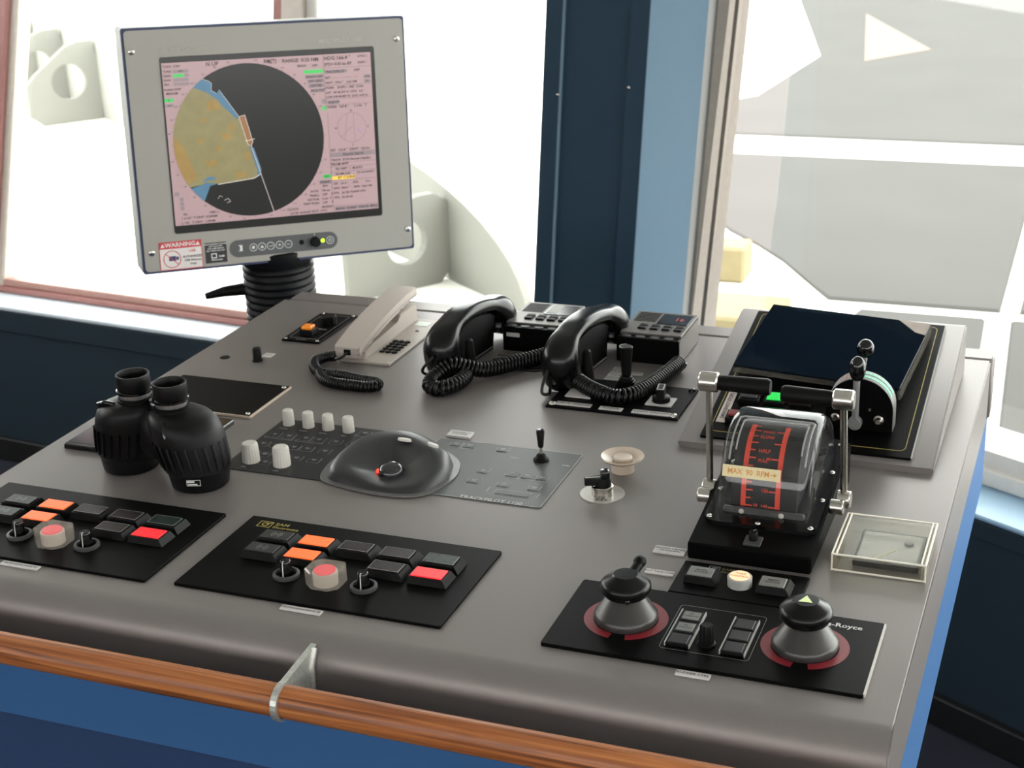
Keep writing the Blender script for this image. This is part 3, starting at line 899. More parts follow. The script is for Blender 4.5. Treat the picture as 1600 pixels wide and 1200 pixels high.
# warning sticker
b = MB(); b.T = MM; b.prism(rrect(-0.1997, 0.0040, -0.1317, 0.0495, 0.0008), 0.0, 0.0004); stk = b.build('warning_sticker', mat('sticker_white', (214, 208, 204), 0.45, 0, 0), mon)
REDS = mat('sticker_red', (196, 66, 70), 0.5, 0, 0)
b = MB(); b.T = MM; b.flat(rrect(-0.1997, 0.0382, -0.1317, 0.0495), 0.0006); b.outline(-0.1997, 0.0040, -0.1317, 0.0495, 0.0008, 0.0012, 0.0006)
b.build('red_band', REDS, stk)
b = MB(); b.T = MM; b.flat(rrect(-0.185, 0.0185, -0.174, 0.0262), 0.0006); b.flat(rrect(-0.1735, 0.0198, -0.1695, 0.0250), 0.0006); b.build('usb_symbol', mat('sticker_navy', (52, 58, 96), 0.5, 0, 0), stk)
b = MB(); b.T = MM; b.arc(-0.1800, 0.0213, 0.0128, 0.0140, 0, 360, 0.0008, 32); b.line((-0.1895, 0.0305), (-0.1705, 0.0121), 0.0012, 0.0008); b.build('prohibition_ring', REDS, stk)
letters([('WARNING', -0.1657, 0.0438, 0.0008, 0.0095, 'CENTER', 1.05)], PRINT, stk, MM)
b = MB(); b.T = MM
for x in (-0.1935, -0.138): b.flat([(x - 0.0035, 0.0408), (x + 0.0035, 0.0408), (x, 0.0470)], 0.0008)
b.build('warning_triangles', PRINT, stk, kind='stuff')
letters([('USB', -0.1475, 0.0325, 0.0008, 0.006, 'CENTER')], REDS, stk, MM)
letters([('AUTHORIZED', -0.1475, 0.0235, 0.0008, 0.0052, 'CENTER', 0.95), ('USB Devices', -0.1475, 0.0178, 0.0008, 0.0052, 'CENTER'), ('Only', -0.1475, 0.0118, 0.0008, 0.0052, 'CENTER')], DPRINT, stk, MM)
b = MB(); b.T = MM; b.prism(rrect(-0.1273, 0.0088, -0.0925, 0.0420), 0.0, 0.0004); lab = b.build('black_notice', mat('notice_black', (40, 40, 40), 0.5, 0, 0), mon)
letters([('UNAUTHORISED CHANGES', -0.11, 0.0392, 0.0006, 0.0030, 'CENTER'), ('NOT ALLOWED', -0.11, 0.0358, 0.0006, 0.0030, 'CENTER'), ('ONLY SAM SERVICE', -0.11, 0.0322, 0.0006, 0.0030, 'CENTER'), ('MAY OPEN THIS UNIT', -0.11, 0.0286, 0.0006, 0.0030, 'CENTER'), ('SAM', -0.106, 0.0190, 0.0006, 0.0048, 'LEFT'), ('Electronics', -0.118, 0.0140, 0.0006, 0.0040, 'LEFT')], PRINT, lab, MM)
b = MB(); b.T = MM; b.outline(-0.118, 0.0165, -0.109, 0.0245, 0.001, 0.0014, 0.0006); b.build('emblem', PRINT, lab)
# bellows stand
pc = (-0.840, 1.022, 0)
pr = [(0.056, 0.030), (0.059, 0.028), (0.0590, 0.006)]
zz = 0.002
for i in range(13):
    pr += [(0.0560, zz), (0.0598, zz - 0.004), (0.0598, zz - 0.008), (0.0560, zz - 0.0115)]
    zz -= 0.0122
b = MB(); b.lathe([(0, 0.030)] + pr + [(0.05, zz), (0.05, zz - 0.02), (0, zz - 0.02)], pc, 40); b.build('bellows', RUBBER, mon, 50)
b = MB(); b.lathe([(0.045, zz), (0.045, -0.935), (0.11, -0.93), (0.11, -0.949), (0, -0.949)], pc, 32); b.build('post', BLACKM, mon, 40)
b = MB(); b.box(-0.04, 0.04, -0.0, 0.06, -0.02, 0.03, 0.005); b.bm.free(); b = MB(); b.T = Matrix.Translation((-0.845, 1.028, 0.02)); b.box(-0.035, 0.035, -0.02, 0.03, -0.02, 0.09, 0.004); b.build('neck', BLACKM, mon, 40)
b = MB(); b.cyl((-0.89, 1.0, -0.042), (-0.925, 0.985, -0.045), 0.011, 0.009, 14); b.cyl((-0.925, 0.985, -0.045), (-0.955, 0.972, -0.052), 0.009, 0.0055, 14); b.build('clamp_lever', BLACKM, mon, 40)

# ================================================================== shared small parts
def knob_mb(r, h, c, flute=0.0, seg=24, top=0.85):
    b = MB()
    b.lathe([(r, 0.0), (r, h * 0.08), (r * (top + 0.08), h * 0.86), (r * top, h * 0.97), (r * top * 0.88, h), (0, h)], c, seg, flute=flute)
    return b
def dome_screw(parent, x, y, z, r=0.0028, T=None, m=None):
    b = MB()
    if T is not None: b.T = T
    b.lathe([(r, 0), (r * 0.9, r * 0.35), (r * 0.5, r * 0.55), (0, r * 0.6)], (x, y, z), 12)
    return b.build('screw', m or STEEL, parent, 60)

# ---------------------------------------------------------------- propulsion panels
def push_button(parent, cx, cy, z, lens, w=0.042, d=0.026, h=0.011, rings=False, text=None):
    b = MB()
    b.prism([(cx - w / 2, cy - d / 2), (cx + w / 2, cy - d / 2), (cx + w / 2, cy + d / 2), (cx - w / 2, cy + d / 2)], z, z + h,
            [(cx - w / 2 + 0.0008, cy - d / 2 + 0.0018), (cx + w / 2 - 0.0045, cy - d / 2 + 0.0018), (cx + w / 2 - 0.0045, cy + d / 2 - 0.002), (cx - w / 2 + 0.0008, cy + d / 2 - 0.002)])
    p = b.build('push_button', BLACKM, parent)
    x0, x1, y0, y1 = cx - w / 2 + 0.0025, cx + w / 2 - 0.0065, cy - d / 2 + 0.0038, cy + d / 2 - 0.0038
    b = MB(); b.box(x0, x1, y0, y1, z + h - 0.001, z + h + 0.0010, 0.0004); b.build('lens', lens, p)
    zt = z + h + 0.0013
    if lens in (DARKLENS, GREENLENS):
        b = MB(); b.outline(x0, y0, x1, y1, 0.0005, 0.0007, z + h + 0.0012); b.build('lens_glint', MIDG, p)  # outline painted for the light caught by lens edges
    if rings:
        b = MB(); mx, my = (x0 + x1) / 2, (y0 + y1) / 2
        for r in (0.0018, 0.0036, 0.0054): b.arc(mx, my, r, r + 0.0007, -60, 60, zt, 10); b.arc(mx, my, r, r + 0.0007, 120, 240, zt, 10)
        b.flat(disc(mx, my, 0.0008, 10), zt); b.build('loudspeaker_symbol', GPRINT, p, kind='stuff')
    if text:
        letters([(s, (x0 + x1) / 2, (y0 + y1) / 2 + (0.0022 - 0.0044 * i if len(text) > 1 else 0), zt, 0.0042, 'CENTER') for i, s in enumerate(text)], DPRINT, p)
    return p
prop = thing('propulsion_panel', 'black propulsion control panel in the middle, gold maker lettering in its corner', 'control panel', (-0.242, 0.078, 0.0), 'propulsion control panels')
b = MB(); b.prism(rrect(-0.3857, -0.0004, -0.0980, 0.1570, 0.002), 0.0, 0.003, bev=0.0006); b.build('plate', BLACKP, prop)
LENSK = mat('black_lens', (30, 30, 31), 0.3, 0, 0.1)
for x, y, ln, rg in ((-0.3262, 0.0994, LENSK, 1), (-0.3262, 0.0696, LENSK, 1), (-0.2802, 0.0994, ORANGE, 0), (-0.2802, 0.0696, ORANGE, 0), (-0.2345, 0.0994, DARKLENS, 0), (-0.1885, 0.0994, DARKLENS, 0), (-0.1405, 0.0994, GREENLENS, 0), (-0.1865, 0.0696, DARKLENS, 0), (-0.1405, 0.0696, REDL, 0)):
    push_button(prop, x - 0.0015, y + 0.0100, 0.003, ln, h=0.0070, rings=bool(rg))
for x in (-0.2840, -0.1987):
    y = 0.0458
    b = MB(); b.lathe([(0.0105, 0.003), (0.0135, 0.003), (0.0135, 0.006), (0.0125, 0.0068), (0.0105, 0.0068), (0.0105, 0.003)], (x, y, 0), 32); b.build('collar', DARKG, prop, 40)
    k = knob_mb(0.0064, 0.0175, (x, y, 0.003), 0, 24, 0.82).build('knob', BLACKG, prop, 40)
    b = MB(); b.T = Matrix.Translation((x, y - 0.0062, 0.0045)) @ Matrix.Rotation(math.radians(-4), 4, 'X'); b.box(-0.0005, 0.0005, -0.0006, 0.0004, 0, 0.0155); b.box(-0.0005, 0.0005, 0, 0.005, 0.0155, 0.0162); b.build('pointer_line', PRINT, k)
cx, cy = -0.2395, 0.0445
b = MB(); b.lathe([(0.0125, 0.003), (0.0125, 0.0155), (0.0115, 0.0165), (0.0, 0.0165)], (cx, cy, 0), 28); b.build('button_body', WHITEP, prop, 40)
b = MB(); b.lathe([(0.0108, 0.0165), (0.0106, 0.0178), (0.0, 0.0182)], (cx, cy, 0), 28); b.build('red_button', mat('red_cap', (226, 58, 78), 0.4, 0, 0, emit=0.35), prop, 40)
oct_ = [(cx + 0.0185 * sx, cy + 0.0165 * sy) for sx, sy in ((-1, -0.45), (-0.45, -1), (0.5, -1), (1, -0.55), (1, 0.6), (0.8, 1), (-0.55, 1), (-1, 0.5))]
octi = [(cx + (p[0] - cx) * 0.88, cy + (p[1] - cy) * 0.88) for p in oct_]
ACRC = clear('cover_acrylic', (242, 238, 232), 0.16, (236, 226, 214))
b = MB(); b.prism(oct_, 0.003, 0.0205, bev=0.0015); b.build('clear_cover', ACRC, prop)
def maker_mark(parent, x, y, z, s=1.0, m=GOLD):
    b = MB(); b.outline(x, y, x + 0.016 * s, y + 0.013 * s, 0.001, 0.0011 * s, z); b.arc(x + 0.008 * s, y + 0.0065 * s, 0.0026 * s, 0.0040 * s, 0, 360, z, 16)
    b.line((x + 0.009 * s, y + 0.007 * s), (x + 0.0155 * s, y + 0.0125 * s), 0.0014 * s, z)
    b.build('emblem', m, parent, kind='stuff')
mk_objs = []
maker_mark(prop, -0.3700, 0.1345, 0.0033)
letters([('SAM', -0.3510, 0.1440, 0.0033, 0.0078, 'LEFT', 1.1), ('Electronics', -0.3510, 0.1370, 0.0033, 0.0066, 'LEFT', 1.05)], GOLD, prop)
prop2 = copy_tree(prop)
for ch in list(prop2.children):
    if ch.name.startswith(('emblem', 'lettering')):
        bpy.data.objects.remove(ch)
prop2.location = (prop.location.x - 0.3185, prop.location.y - 0.0045, prop.location.z)
prop2['label'] = 'black propulsion control panel at the left edge, in front of the binoculars'

def name_plate(label, x0, x1, y0, y1, lines, size, z=0.0, th=0.0016, m=LABELP, xs=1.0):
    t = thing('name_plate', label, 'name plate', ((x0 + x1) / 2, (y0 + y1) / 2, z), 'engraved name plates')
    b = MB(); b.box(x0, x1, y0, y1, z, z + th, 0.0003); b.build('plate', m, t)
    n = len(lines)
    letters([(s, (x0 + x1) / 2, (y0 + y1) / 2 + ((n - 1) / 2 - i) * size * 1.05, z + th + 0.0002, size, 'CENTER', xs) for i, s in enumerate(lines)], DPRINT, t)
    return t
name_plate('small white plate along the front of the middle propulsion panel', -0.2605, -0.2170, -0.0120, -0.0038, ['PROPULSION DRIVE SB'], 0.0040)
name_plate('small white plate along the front of the left propulsion panel', -0.5840, -0.5380, -0.0160, -0.0080, ['PROPULSION DRIVE PS'], 0.0040)
name_plate('small white plate along the front of the rudder panel', 0.1283, 0.1587, -0.0114, -0.0030, ['RUDDER CTRL'], 0.0044)
name_plate('silver plate beside the base of the lever telegraph', 0.0465, 0.0788, 0.2025, 0.2168, ['ENGINE ORDER', 'TELEGRAPH'], 0.0042, th=0.002)
name_plate('narrow white plate left of the small take over panel', 0.0508, 0.0798, 0.1585, 0.1672, ['EOT TAKE OVER'], 0.0040)
name_plate('white plate on the back edge of the grey autopilot keypad', -0.2726, -0.2426, 0.4182, 0.4348, ['TRACKPILOT', 'CONTROL'], 0.0042, th=0.003)
name_plate('blank looking small plate behind the lone black knob', -0.6350, -0.6200, 0.6073, 0.6232, ['DIMMER'], 0.0030, th=0.001)

# ---------------------------------------------------------------- rudder panel
rud = thing('rudder_panel', 'black rudder control panel with two turning levers in red rings', 'control panel', (0.144, 0.062, 0.0))
b = MB(); b.prism(rrect(0.0, 0.0, 0.288, 0.1247, 0.003), 0.0, 0.0035, bev=0.0006); b.build('plate', BLACKP, rud)
b = MB(); b.box(0.2872, 0.2890, 0.002, 0.123, 0.0005, 0.0036); b.build('lit_edge', WHITEP, rud)  # pale strip painting the light caught by the plate's bevel
for lx in (0.0615, 0.2265):
    ly = 0.0640
    b = MB()
    b.arc(lx, ly, 0.0300, 0.0390, -75, 262, 0.0038, 48)
    b.build('red_ring', REDP, rud, kind='stuff')
    lev = MB(); lev.lathe([(0.0, 0.0036), (0.0292, 0.0036), (0.0296, 0.0050), (0.0292, 0.0105), (0.0280, 0.0118), (0.0175, 0.0270), (0.0160, 0.0285), (0.0160, 0.030)], (lx, ly, 0), 48)
    lv = lev.build('turning_lever', mat('lever_grey', (70, 69, 67), 0.34, 0.6, 0.1, 900), rud, 40)
    c = MB(); c.lathe([(0.0185, 0.0290), (0.0200, 0.0300), (0.0200, 0.0335), (0.0232, 0.0350), (0.0236, 0.0370), (0.0232, 0.0405), (0.0205, 0.0440), (0.0130, 0.0478), (0.0110, 0.0500), (0.0, 0.0502)], (lx, ly, 0), 48)
    c.build('cap', mat('cap_black', (9, 9, 9), 0.28, 0, 0, spec=0.25), lv, 35)
    if lx < 0.1:
        c = MB(); c.cyl((lx + 0.001, ly + 0.018, 0.041), (lx + 0.003, ly + 0.032, 0.044), 0.0045, 0.0050, 14); c.ellipsoid((lx + 0.003, ly + 0.035, 0.0450), 0.0062, 0.0080, 0.0058, 16, 10); c.build('pointer_handle', BLACKM, lv, 60)
        c = MB(); c.ellipsoid((lx + 0.0070, ly - 0.0188, 0.0318), 0.0026, 0.0022, 0.0026, 12, 8); c.build('stop_pin', BLACKG, lv, 60)
    else:
        c = MB(); c.flat([(lx - 0.0062, ly - 0.0055), (lx + 0.0062, ly - 0.0045), (lx - 0.0008, ly + 0.0072)], 0.0505); c.build('direction_triangle', mat('pale_green', (206, 220, 160), 0.5, 0, 0, emit=0.15), lv)
for k, x0 in enumerate((0.1090, 0.1588)):
    for j in range(3):
        y0 = 0.0285 + j * 0.0209
        b = MB(); b.box(x0, x0 + 0.0205, y0, y0 + 0.0200, 0.0035, 0.0070, 0.0008)
        kk = b.build('square_button', BLACKM, rud)
        if k == 0 and j > 0:
            b = MB(); b.box(x0 + 0.0025, x0 + 0.0180, y0 + 0.0030, y0 + 0.0170, 0.0068, 0.0074, 0.0002); b.build('lens', GREYLENS, kk)
            letters([('IN', x0 + 0.0102, y0 + 0.0125, 0.0076, 0.0034, 'CENTER'), ('COMMAND' if j == 2 else 'CONTROL', x0 + 0.0102, y0 + 0.0085, 0.0076, 0.0028, 'CENTER')], DPRINT, kk)
        else:
            b = MB(); b.box(x0 + 0.0020, x0 + 0.0185, y0 + 0.0020, y0 + 0.0180, 0.0068, 0.0073, 0.0002); b.build('lens', LENSK, kk)
    b = MB(); b.box(x0 - 0.0014, x0 - 0.0004, 0.0285, 0.0910, 0.0035, 0.0072); b.build('light_strip', LIGHTG, rud)
    b = MB(); b.box(x0 + 0.0209, x0 + 0.0217, 0.0285, 0.0910, 0.0035, 0.0070); b.build('light_strip', LIGHTG, rud)
b = MB()
for x0, x1 in ((0.1035, 0.1355), (0.1530, 0.1845)):
    pass
b.outline(0.1035, 0.0235, 0.1848, 0.1035, 0.004, 0.0005, 0.0038)
b.build('frame_line', GPRINT, rud)
b = MB(); b.lathe([(0.0085, 0.0035), (0.0085, 0.0050), (0.0070, 0.0060)], (0.143, 0.0415, 0), 24); b.lathe([(0.0066, 0.005), (0.0062, 0.0215), (0.0050, 0.0235), (0, 0.0235)], (0.143, 0.0415, 0), 24, flute=0.12); b.build('dimmer_knob', BLACKM, rud, 30)
letters([('Rolls-Royce', 0.2700, 0.1085, 0.0038, 0.0098, 'RIGHT', 1.0)], PRINT, rud)

# ---------------------------------------------------------------- take over panel
tk = thing('take_over_panel', 'narrow black panel with a round lit button below the lever telegraph', 'control panel', (0.145, 0.16, 0.0))
b = MB(); b.prism(rrect(0.0835, 0.1268, 0.2070, 0.1915, 0.001), 0.0, 0.003, bev=0.0006); b.build('plate', BLACKP, tk)
for x in (0.1095, 0.1795):
    p = push_button(tk, x, 0.1600, 0.003, GREYLENS, 0.033, 0.026, 0.0065, text=['MAIN', 'ACTIVE'])
b = MB(); b.lathe([(0.0118, 0.003), (0.0118, 0.0120), (0.0108, 0.0130), (0.0100, 0.0126), (0.0, 0.0126)], (0.1460, 0.1575, 0), 36); rb = b.build('round_button', LIGHTG, tk, 40)
b = MB(); b.lathe([(0.0099, 0.0126), (0.0097, 0.0132), (0, 0.0134)], (0.1460, 0.1575, 0), 32); b.build('lit_lens', WARML, rb, 40)
letters([('TAKE', 0.1465, 0.1605, 0.0137, 0.0042, 'CENTER'), ('CONTROL', 0.1465, 0.1550, 0.0137, 0.0038, 'CENTER')], mat('brown_print', (150, 100, 60), 0.5, 0, 0), rb)
maker_mark(tk, 0.1095, 0.1775, 0.0033, 0.7, GPRINT)
letters([('SAM', 0.1225, 0.1830, 0.0033, 0.0060, 'LEFT', 1.1), ('Electronics', 0.1225, 0.1775, 0.0033, 0.0052, 'LEFT')], mat('dim_gold', (104, 96, 70), 0.5, 0, 0), tk)

# ---------------------------------------------------------------- lever telegraph
tg = thing('engine_telegraph', 'black engine telegraph with clear dome and two steel levers', 'telegraph', (0.144, 0.31, 0.0))
b = MB(); b.prism_x([(0.2026, 0.0), (0.2026, 0.0155), (0.2046, 0.0170), (0.4250, 0.0455), (0.4250, 0.0)], 0.0824, 0.2053, 0.0012); b.build('base', BLACKP, tg)
def tz(y): return 0.0170 + (y - 0.2046) * 0.1293
fl = [(p[0], p[1]) for p in rrect(0.0880, 0.2400, 0.2020, 0.4230, 0.012, 5)]
b = MB()
A = [b.v((p[0], p[1], tz(p[1]) + 0.0002)) for p in fl]; Bv = [b.v((p[0], p[1], tz(p[1]) + 0.0042)) for p in fl]
b.f(Bv); b.f(A[::-1])
for i in range(len(A)): b.f((A[i], A[(i + 1) % len(A)], Bv[(i + 1) % len(A)], Bv[i]))
b.build('flange', BLACKG, tg, 40)
for x, y in ((0.0935, 0.2475), (0.1435, 0.2450), (0.1955, 0.2475), (0.1975, 0.300), (0.1975, 0.355), (0.1965, 0.412), (0.0925, 0.300), (0.0925, 0.355), (0.0935, 0.412)):
    dome_screw(tg, x, y, tz(y) + 0.0042, 0.0030)
# dome
dp = [(0.2530, 0.0265), (0.2545, 0.0400), (0.2590, 0.0620), (0.2690, 0.0850), (0.2860, 0.1030), (0.3080, 0.1110), (0.3340, 0.1120), (0.3600, 0.1050), (0.3830, 0.0910), (0.4000, 0.0720), (0.4100, 0.0540), (0.4130, 0.0460)]
dp = [(p.x, p.y) for p in spline([(a, c_, 0) for a, c_ in dp], 3)]
def arch_shell(x0, x1, prof, rx=0.010):
    b = MB()
    # rounded long edges: sections across x
    cy_, cz_ = 0.332, 0.04
    secs = []
    for k in range(4):
        a = PI / 2 * k / 3
        ins, dx = rx * (1 - math.sin(a)), rx * (1 - math.cos(a))
        secs.append((x0 + dx, ins))
    secs = secs + [(x0 + x1 - s[0], s[1]) for s in secs[::-1]]
    rings = []
    for x, ins in secs:
        ring = []
        for (y, z) in prof:
            d = Vector((y - cy_, z - cz_)); l = d.length
            d = d * ((l - ins) / l)
            ring.append(b.v((x, cy_ + d.x, max(cz_ + d.y, tz(cy_ + d.x) + 0.004))))
        rings.append(ring)
    for a, c_ in zip(rings, rings[1:]):
        for i in range(len(a) - 1):
            b.f((a[i], a[i + 1], c_[i + 1], c_[i]))
    b.f(rings[0]); b.f(rings[-1][::-1])
    return b
dome = arch_shell(0.0985, 0.1925, dp).build('clear_dome', DOMEM, tg, 50)
# inner drum
ip = [(0.2680, 0.0290), (0.2690, 0.0450), (0.2740, 0.0640), (0.2840, 0.0830), (0.3000, 0.0960), (0.3240, 0.1010), (0.3480, 0.0980), (0.3700, 0.0860), (0.3860, 0.0680), (0.3930, 0.0460)]
isp = spline([(a, c_, 0) for a, c_ in ip], 5)
b = MB(); b.prism_x([(p.x, p.y) for p in isp], 0.1110, 0.1770); b.build('scale_drum', mat('drum_black', (14, 14, 15), 0.5, 0, 0.1), tg, 40)
b = MB(); b.box(0.1040, 0.1870, 0.2590, 0.2660, 0.0262, 0.0335, 0.002); b.build('front_block', DARKG, tg)
for x in (0.1235, 0.1640):
    b = MB(); b.ellipsoid((x, 0.2580, 0.0310), 0.0028, 0.0020, 0.0028, 12, 8); b.build('bright_screw', WHITEP, tg, 60)
# scale strips that follow the drum
LEN = [0]
for a, c_ in zip(isp, isp[1:]): LEN.append(LEN[-1] + (c_ - a).length)
def drum(s, off=0.0007):
    for i in range(len(LEN) - 1):
        if LEN[i + 1] >= s or i == len(LEN) - 2:
            t = (s - LEN[i]) / (LEN[i + 1] - LEN[i])
            p = isp[i].lerp(isp[i + 1], t); d = (isp[i + 1] - isp[i]).normalized()
            return p.x - d.y * off, p.y + d.x * off, math.atan2(d.y, d.x)
REDSC = mat('scale_red', (206, 66, 44), 0.5, 0, 0.05, emit=0.10)
def strip_on(x0, x1, s0, s1, b, n=16):
    prev = None
    for i in range(n + 1):
        y, z, _ = drum(s0 + (s1 - s0) * i / n)
        cur = (b.v((x0, y, z)), b.v((x1, y, z)))
        if prev: b.f((prev[0], prev[1], cur[1], cur[0]))
        prev = cur
b = MB()
strip_on(0.1205, 0.1255, 0.004, 0.098, b); strip_on(0.1555, 0.1605, 0.004, 0.098, b)
for i in range(12):
    s = 0.0045 + i * 0.0082
    w = 0.0052 if i % 2 else 0.0068
    strip_on(0.1255, 0.1255 + w, s, s + 0.0015, b, 2)
    if i % 2 == 0: strip_on(0.1555 - w, 0.1555, s, s + 0.0015, b, 2)
b.build('red_scale', REDSC, tg, kind='stuff')
def drum_text(s, x, size, al, st):
    y, z, a = drum(s, 0.0010)
    return Matrix.Translation((x, y, z)) @ Matrix.Rotation(a, 4, 'X'), st, size, al
for s, x, size, al, st in ((0.006, 0.1330, 0.0048, 'LEFT', '10'), (0.006, 0.1480, 0.0048, 'RIGHT', '140'), (0.022, 0.1480, 0.0048, 'RIGHT', '120'), (0.054, 0.1480, 0.0045, 'RIGHT', '80'), (0.062, 0.1400, 0.0052, 'CENTER', 'HALF'), (0.052, 0.1400, 0.0045, 'CENTER', 'FULL'), (0.078, 0.1400, 0.0052, 'CENTER', 'SLOW'), (0.086, 0.1400, 0.0046, 'CENTER', 'DEAD')):
    Mx, st, size, al = drum_text(s, x, size, al, st)
    letters([(st, 0, 0, 0, size, al)], REDSC, tg, Mx)
Mx, st, size, al = drum_text(0.0005, 0.140, 0.0030, 'CENTER', '')
letters([('KWANT CONTROLS', 0, -0.0005, 0.0002, 0.0030, 'CENTER'), ('SNEEK HOLLAND', 0, -0.0035, 0.0002, 0.0026, 'CENTER')], GPRINT, tg, Mx)
b = MB()
for x0, x1, s1, r in ((0.1060, 0.1830, 0.050, 0.0010), (0.1115, 0.1780, 0.060, 0.0009)):
    top = 0.106 if x0 < 0.11 else 0.099
    pts = []
    for i in range(6): y, z, _ = drum(s1 + (top - s1) * i / 5, 0.0035); pts.append((x0, y, z))
    y, z, _ = drum(top + 0.003, 0.0035); pts += [(x0 + 0.004, y, z), (x1 - 0.004, y, z)]
    for i in range(5, -1, -1): y, z, _ = drum(s1 + (top - s1) * i / 5, 0.0035); pts.append((x1, y, z))
    b.tube(pts, r, 6)
b.build('light_guide', LIGHTG, tg, 50)
# sticker on the dome
sy0, sz0, sy1, sz1 = 0.2600, 0.0665, 0.2652, 0.0785
sa = math.atan2(sz1 - sz0, sy1 - sy0)
SM = Matrix.Translation((0.1325, (sy0 + sy1) / 2 - 0.0012, (sz0 + sz1) / 2 + 0.0005)) @ Matrix.Rotation(sa, 4, 'X')
b = MB(); b.T = SM; b.box(-0.0295, 0.0295, -0.0060, 0.0060, 0.0, 0.0004); stq = b.build('paper_sticker', mat('sticker_cream', (226, 210, 164), 0.6, 0, 0.04), tg)
letters([('MAX  90  RPM', -0.0030, 0.0, 0.0006, 0.0075, 'CENTER', 0.92)], mat('orange_print', (214, 150, 84), 0.6, 0, 0), stq, SM)
b = MB(); b.T = SM; b.line((0.0190, 0.0), (0.0250, 0.0), 0.0008, 0.0006); b.flat([(0.0228, 0.0020), (0.0228, -0.0020), (0.0258, 0)], 0.0006); b.build('arrow_print', MATS['orange_print'], stq)
# small square knob on the base
b = MB(); b.T = Matrix.Translation((0.1450, 0.2180, tz(0.218))) @ Matrix.Rotation(math.atan(0.1293), 4, 'X'); b.box(-0.0085, 0.0085, -0.0080, 0.0080, 0.0, 0.0025, 0.0004); b.build('square_plate', DARKG, tg)
b = MB(); b.T = Matrix.Translation((0.1450, 0.2190, tz(0.218) + 0.0025)); b.lathe([(0.0046, 0), (0.0042, 0.0085), (0.0034, 0.0095), (0, 0.0095)], (0, 0, 0), 18); kq = b.build('small_knob', BLACKM, tg, 40)
b = MB(); b.T = Matrix.Translation((0.1450, 0.2190, tz(0.218) + 0.0122)); b.line((0, 0), (0.002, 0.0036), 0.0008, 0); b.build('pointer_line', PRINT, kq)
# levers
def lever(side, x, piv, top, cap_x0, cap_x1, g0, g1):
    b = MB(); b.cyl((x, piv[0], piv[1]), (x, top[0], top[1]), 0.0036, None, 16); lv = b.build('lever', STEEL, tg, 50)
    b = MB(); M = Matrix.Rotation(PI / 2, 3, 'Y'); L = cap_x1 - cap_x0
    b.lathe([(0, 0), (0.0088, 0), (0.0104, 0.0016), (0.0104, L - 0.0016), (0.0088, L), (0, L)], (cap_x0, top[0], top[1]), 28, M); b.build('steel_cap', STEEL, lv, 30)
    b = MB(); L = g1 - g0
    pr_ = [(0, 0), (0.0072, 0), (0.0080, 0.003), (0.0086, L * 0.5), (0.0090, L - 0.004), (0.0074, L - 0.0006), (0, L)]
    if side > 0: pr_ = [(r, L - z) for r, z in pr_[::-1]]
    b.lathe(pr_, (g0, top[0], top[1]), 24, M); b.build('grip', BLACKM, lv, 30)
    s = 1 if side > 0 else -1
    b = MB(); L = 0.014
    b.lathe([(0, 0), (0.0085, 0), (0.0092, 0.001), (0.0092, L - 0.001), (0.0084, L), (0, L)], (x - 0.007, piv[0], piv[1]), 24, M); b.build('pivot_hub', STEEL, lv, 30)
    b = MB(); b.lathe([(0, 0), (0.0072, 0), (0.0078, 0.001), (0.0078, 0.013), (0.007, 0.014), (0, 0.014)], ((0.2053 if s > 0 else 0.0684), piv[0] - 0.016, piv[1] - 0.002), 20, M); b.build('stop_hub', STEEL, lv, 30)
lever(1, 0.2165, (0.3170, 0.0300), (0.2900, 0.1500), 0.2062, 0.2268, 0.1545, 0.2062)
lever(-1, 0.0768, (0.3150, 0.0260), (0.3080, 0.1480), 0.0668, 0.0870, 0.0870, 0.1408)

# ---------------------------------------------------------------- emergency stop panel on its raised plinth
em = thing('emergency_panel', 'raised silver plinth with black emergency stop panel at the right rear', 'control panel', (0.1445, 0.63, 0.0))
b = MB(); b.prism_x([(0.467, 0.0), (0.467, 0.0075), (0.790, 0.0645), (0.796, 0.0635), (0.796, 0.0)], 0.0, 0.289, 0.002); b.build('plinth', SILVER, em, 40)
ea = math.atan2(0.0645 - 0.0075, 0.323)
EMX = Matrix.Translation((0, 0.467, 0.0075)) @ Matrix.Rotation(ea, 4, 'X')            # (x, along slope, normal)
def ey(y): return (y - 0.467) / math.cos(ea)
b = MB(); b.T = EMX; b.prism(rrect(0.0235, ey(0.478), 0.2635, ey(0.783), 0.002), 0.0002, 0.003, bev=0.0006); b.build('plate', BLACKP, em)
b = MB(); b.T = EMX; b.box(0.2630, 0.2644, ey(0.479), ey(0.782), 0.0004, 0.0031); b.build('lit_edge', LIGHTG, em)  # lit bevel drawn as a light grey strip
b = MB(); b.T = EMX; b.outline(0.0310, ey(0.490), 0.2555, ey(0.776), 0.008, 0.0009, 0.0033); b.build('gold_line', GOLD, em)
b = MB(); b.T = EMX; b.box(0.0345, 0.0450, ey(0.510), ey(0.581), 0.003, 0.0038); lp = b.build('strip_label', mat('label_pinkish', (196, 182, 178), 0.5, 0, 0.03), em)
letters([('EMERGENCY STOPS', 0.0398, ey(0.5455), 0.0040, 0.0066, 'CENTER', 0.98, PI / 2)], DPRINT, lp, EMX)
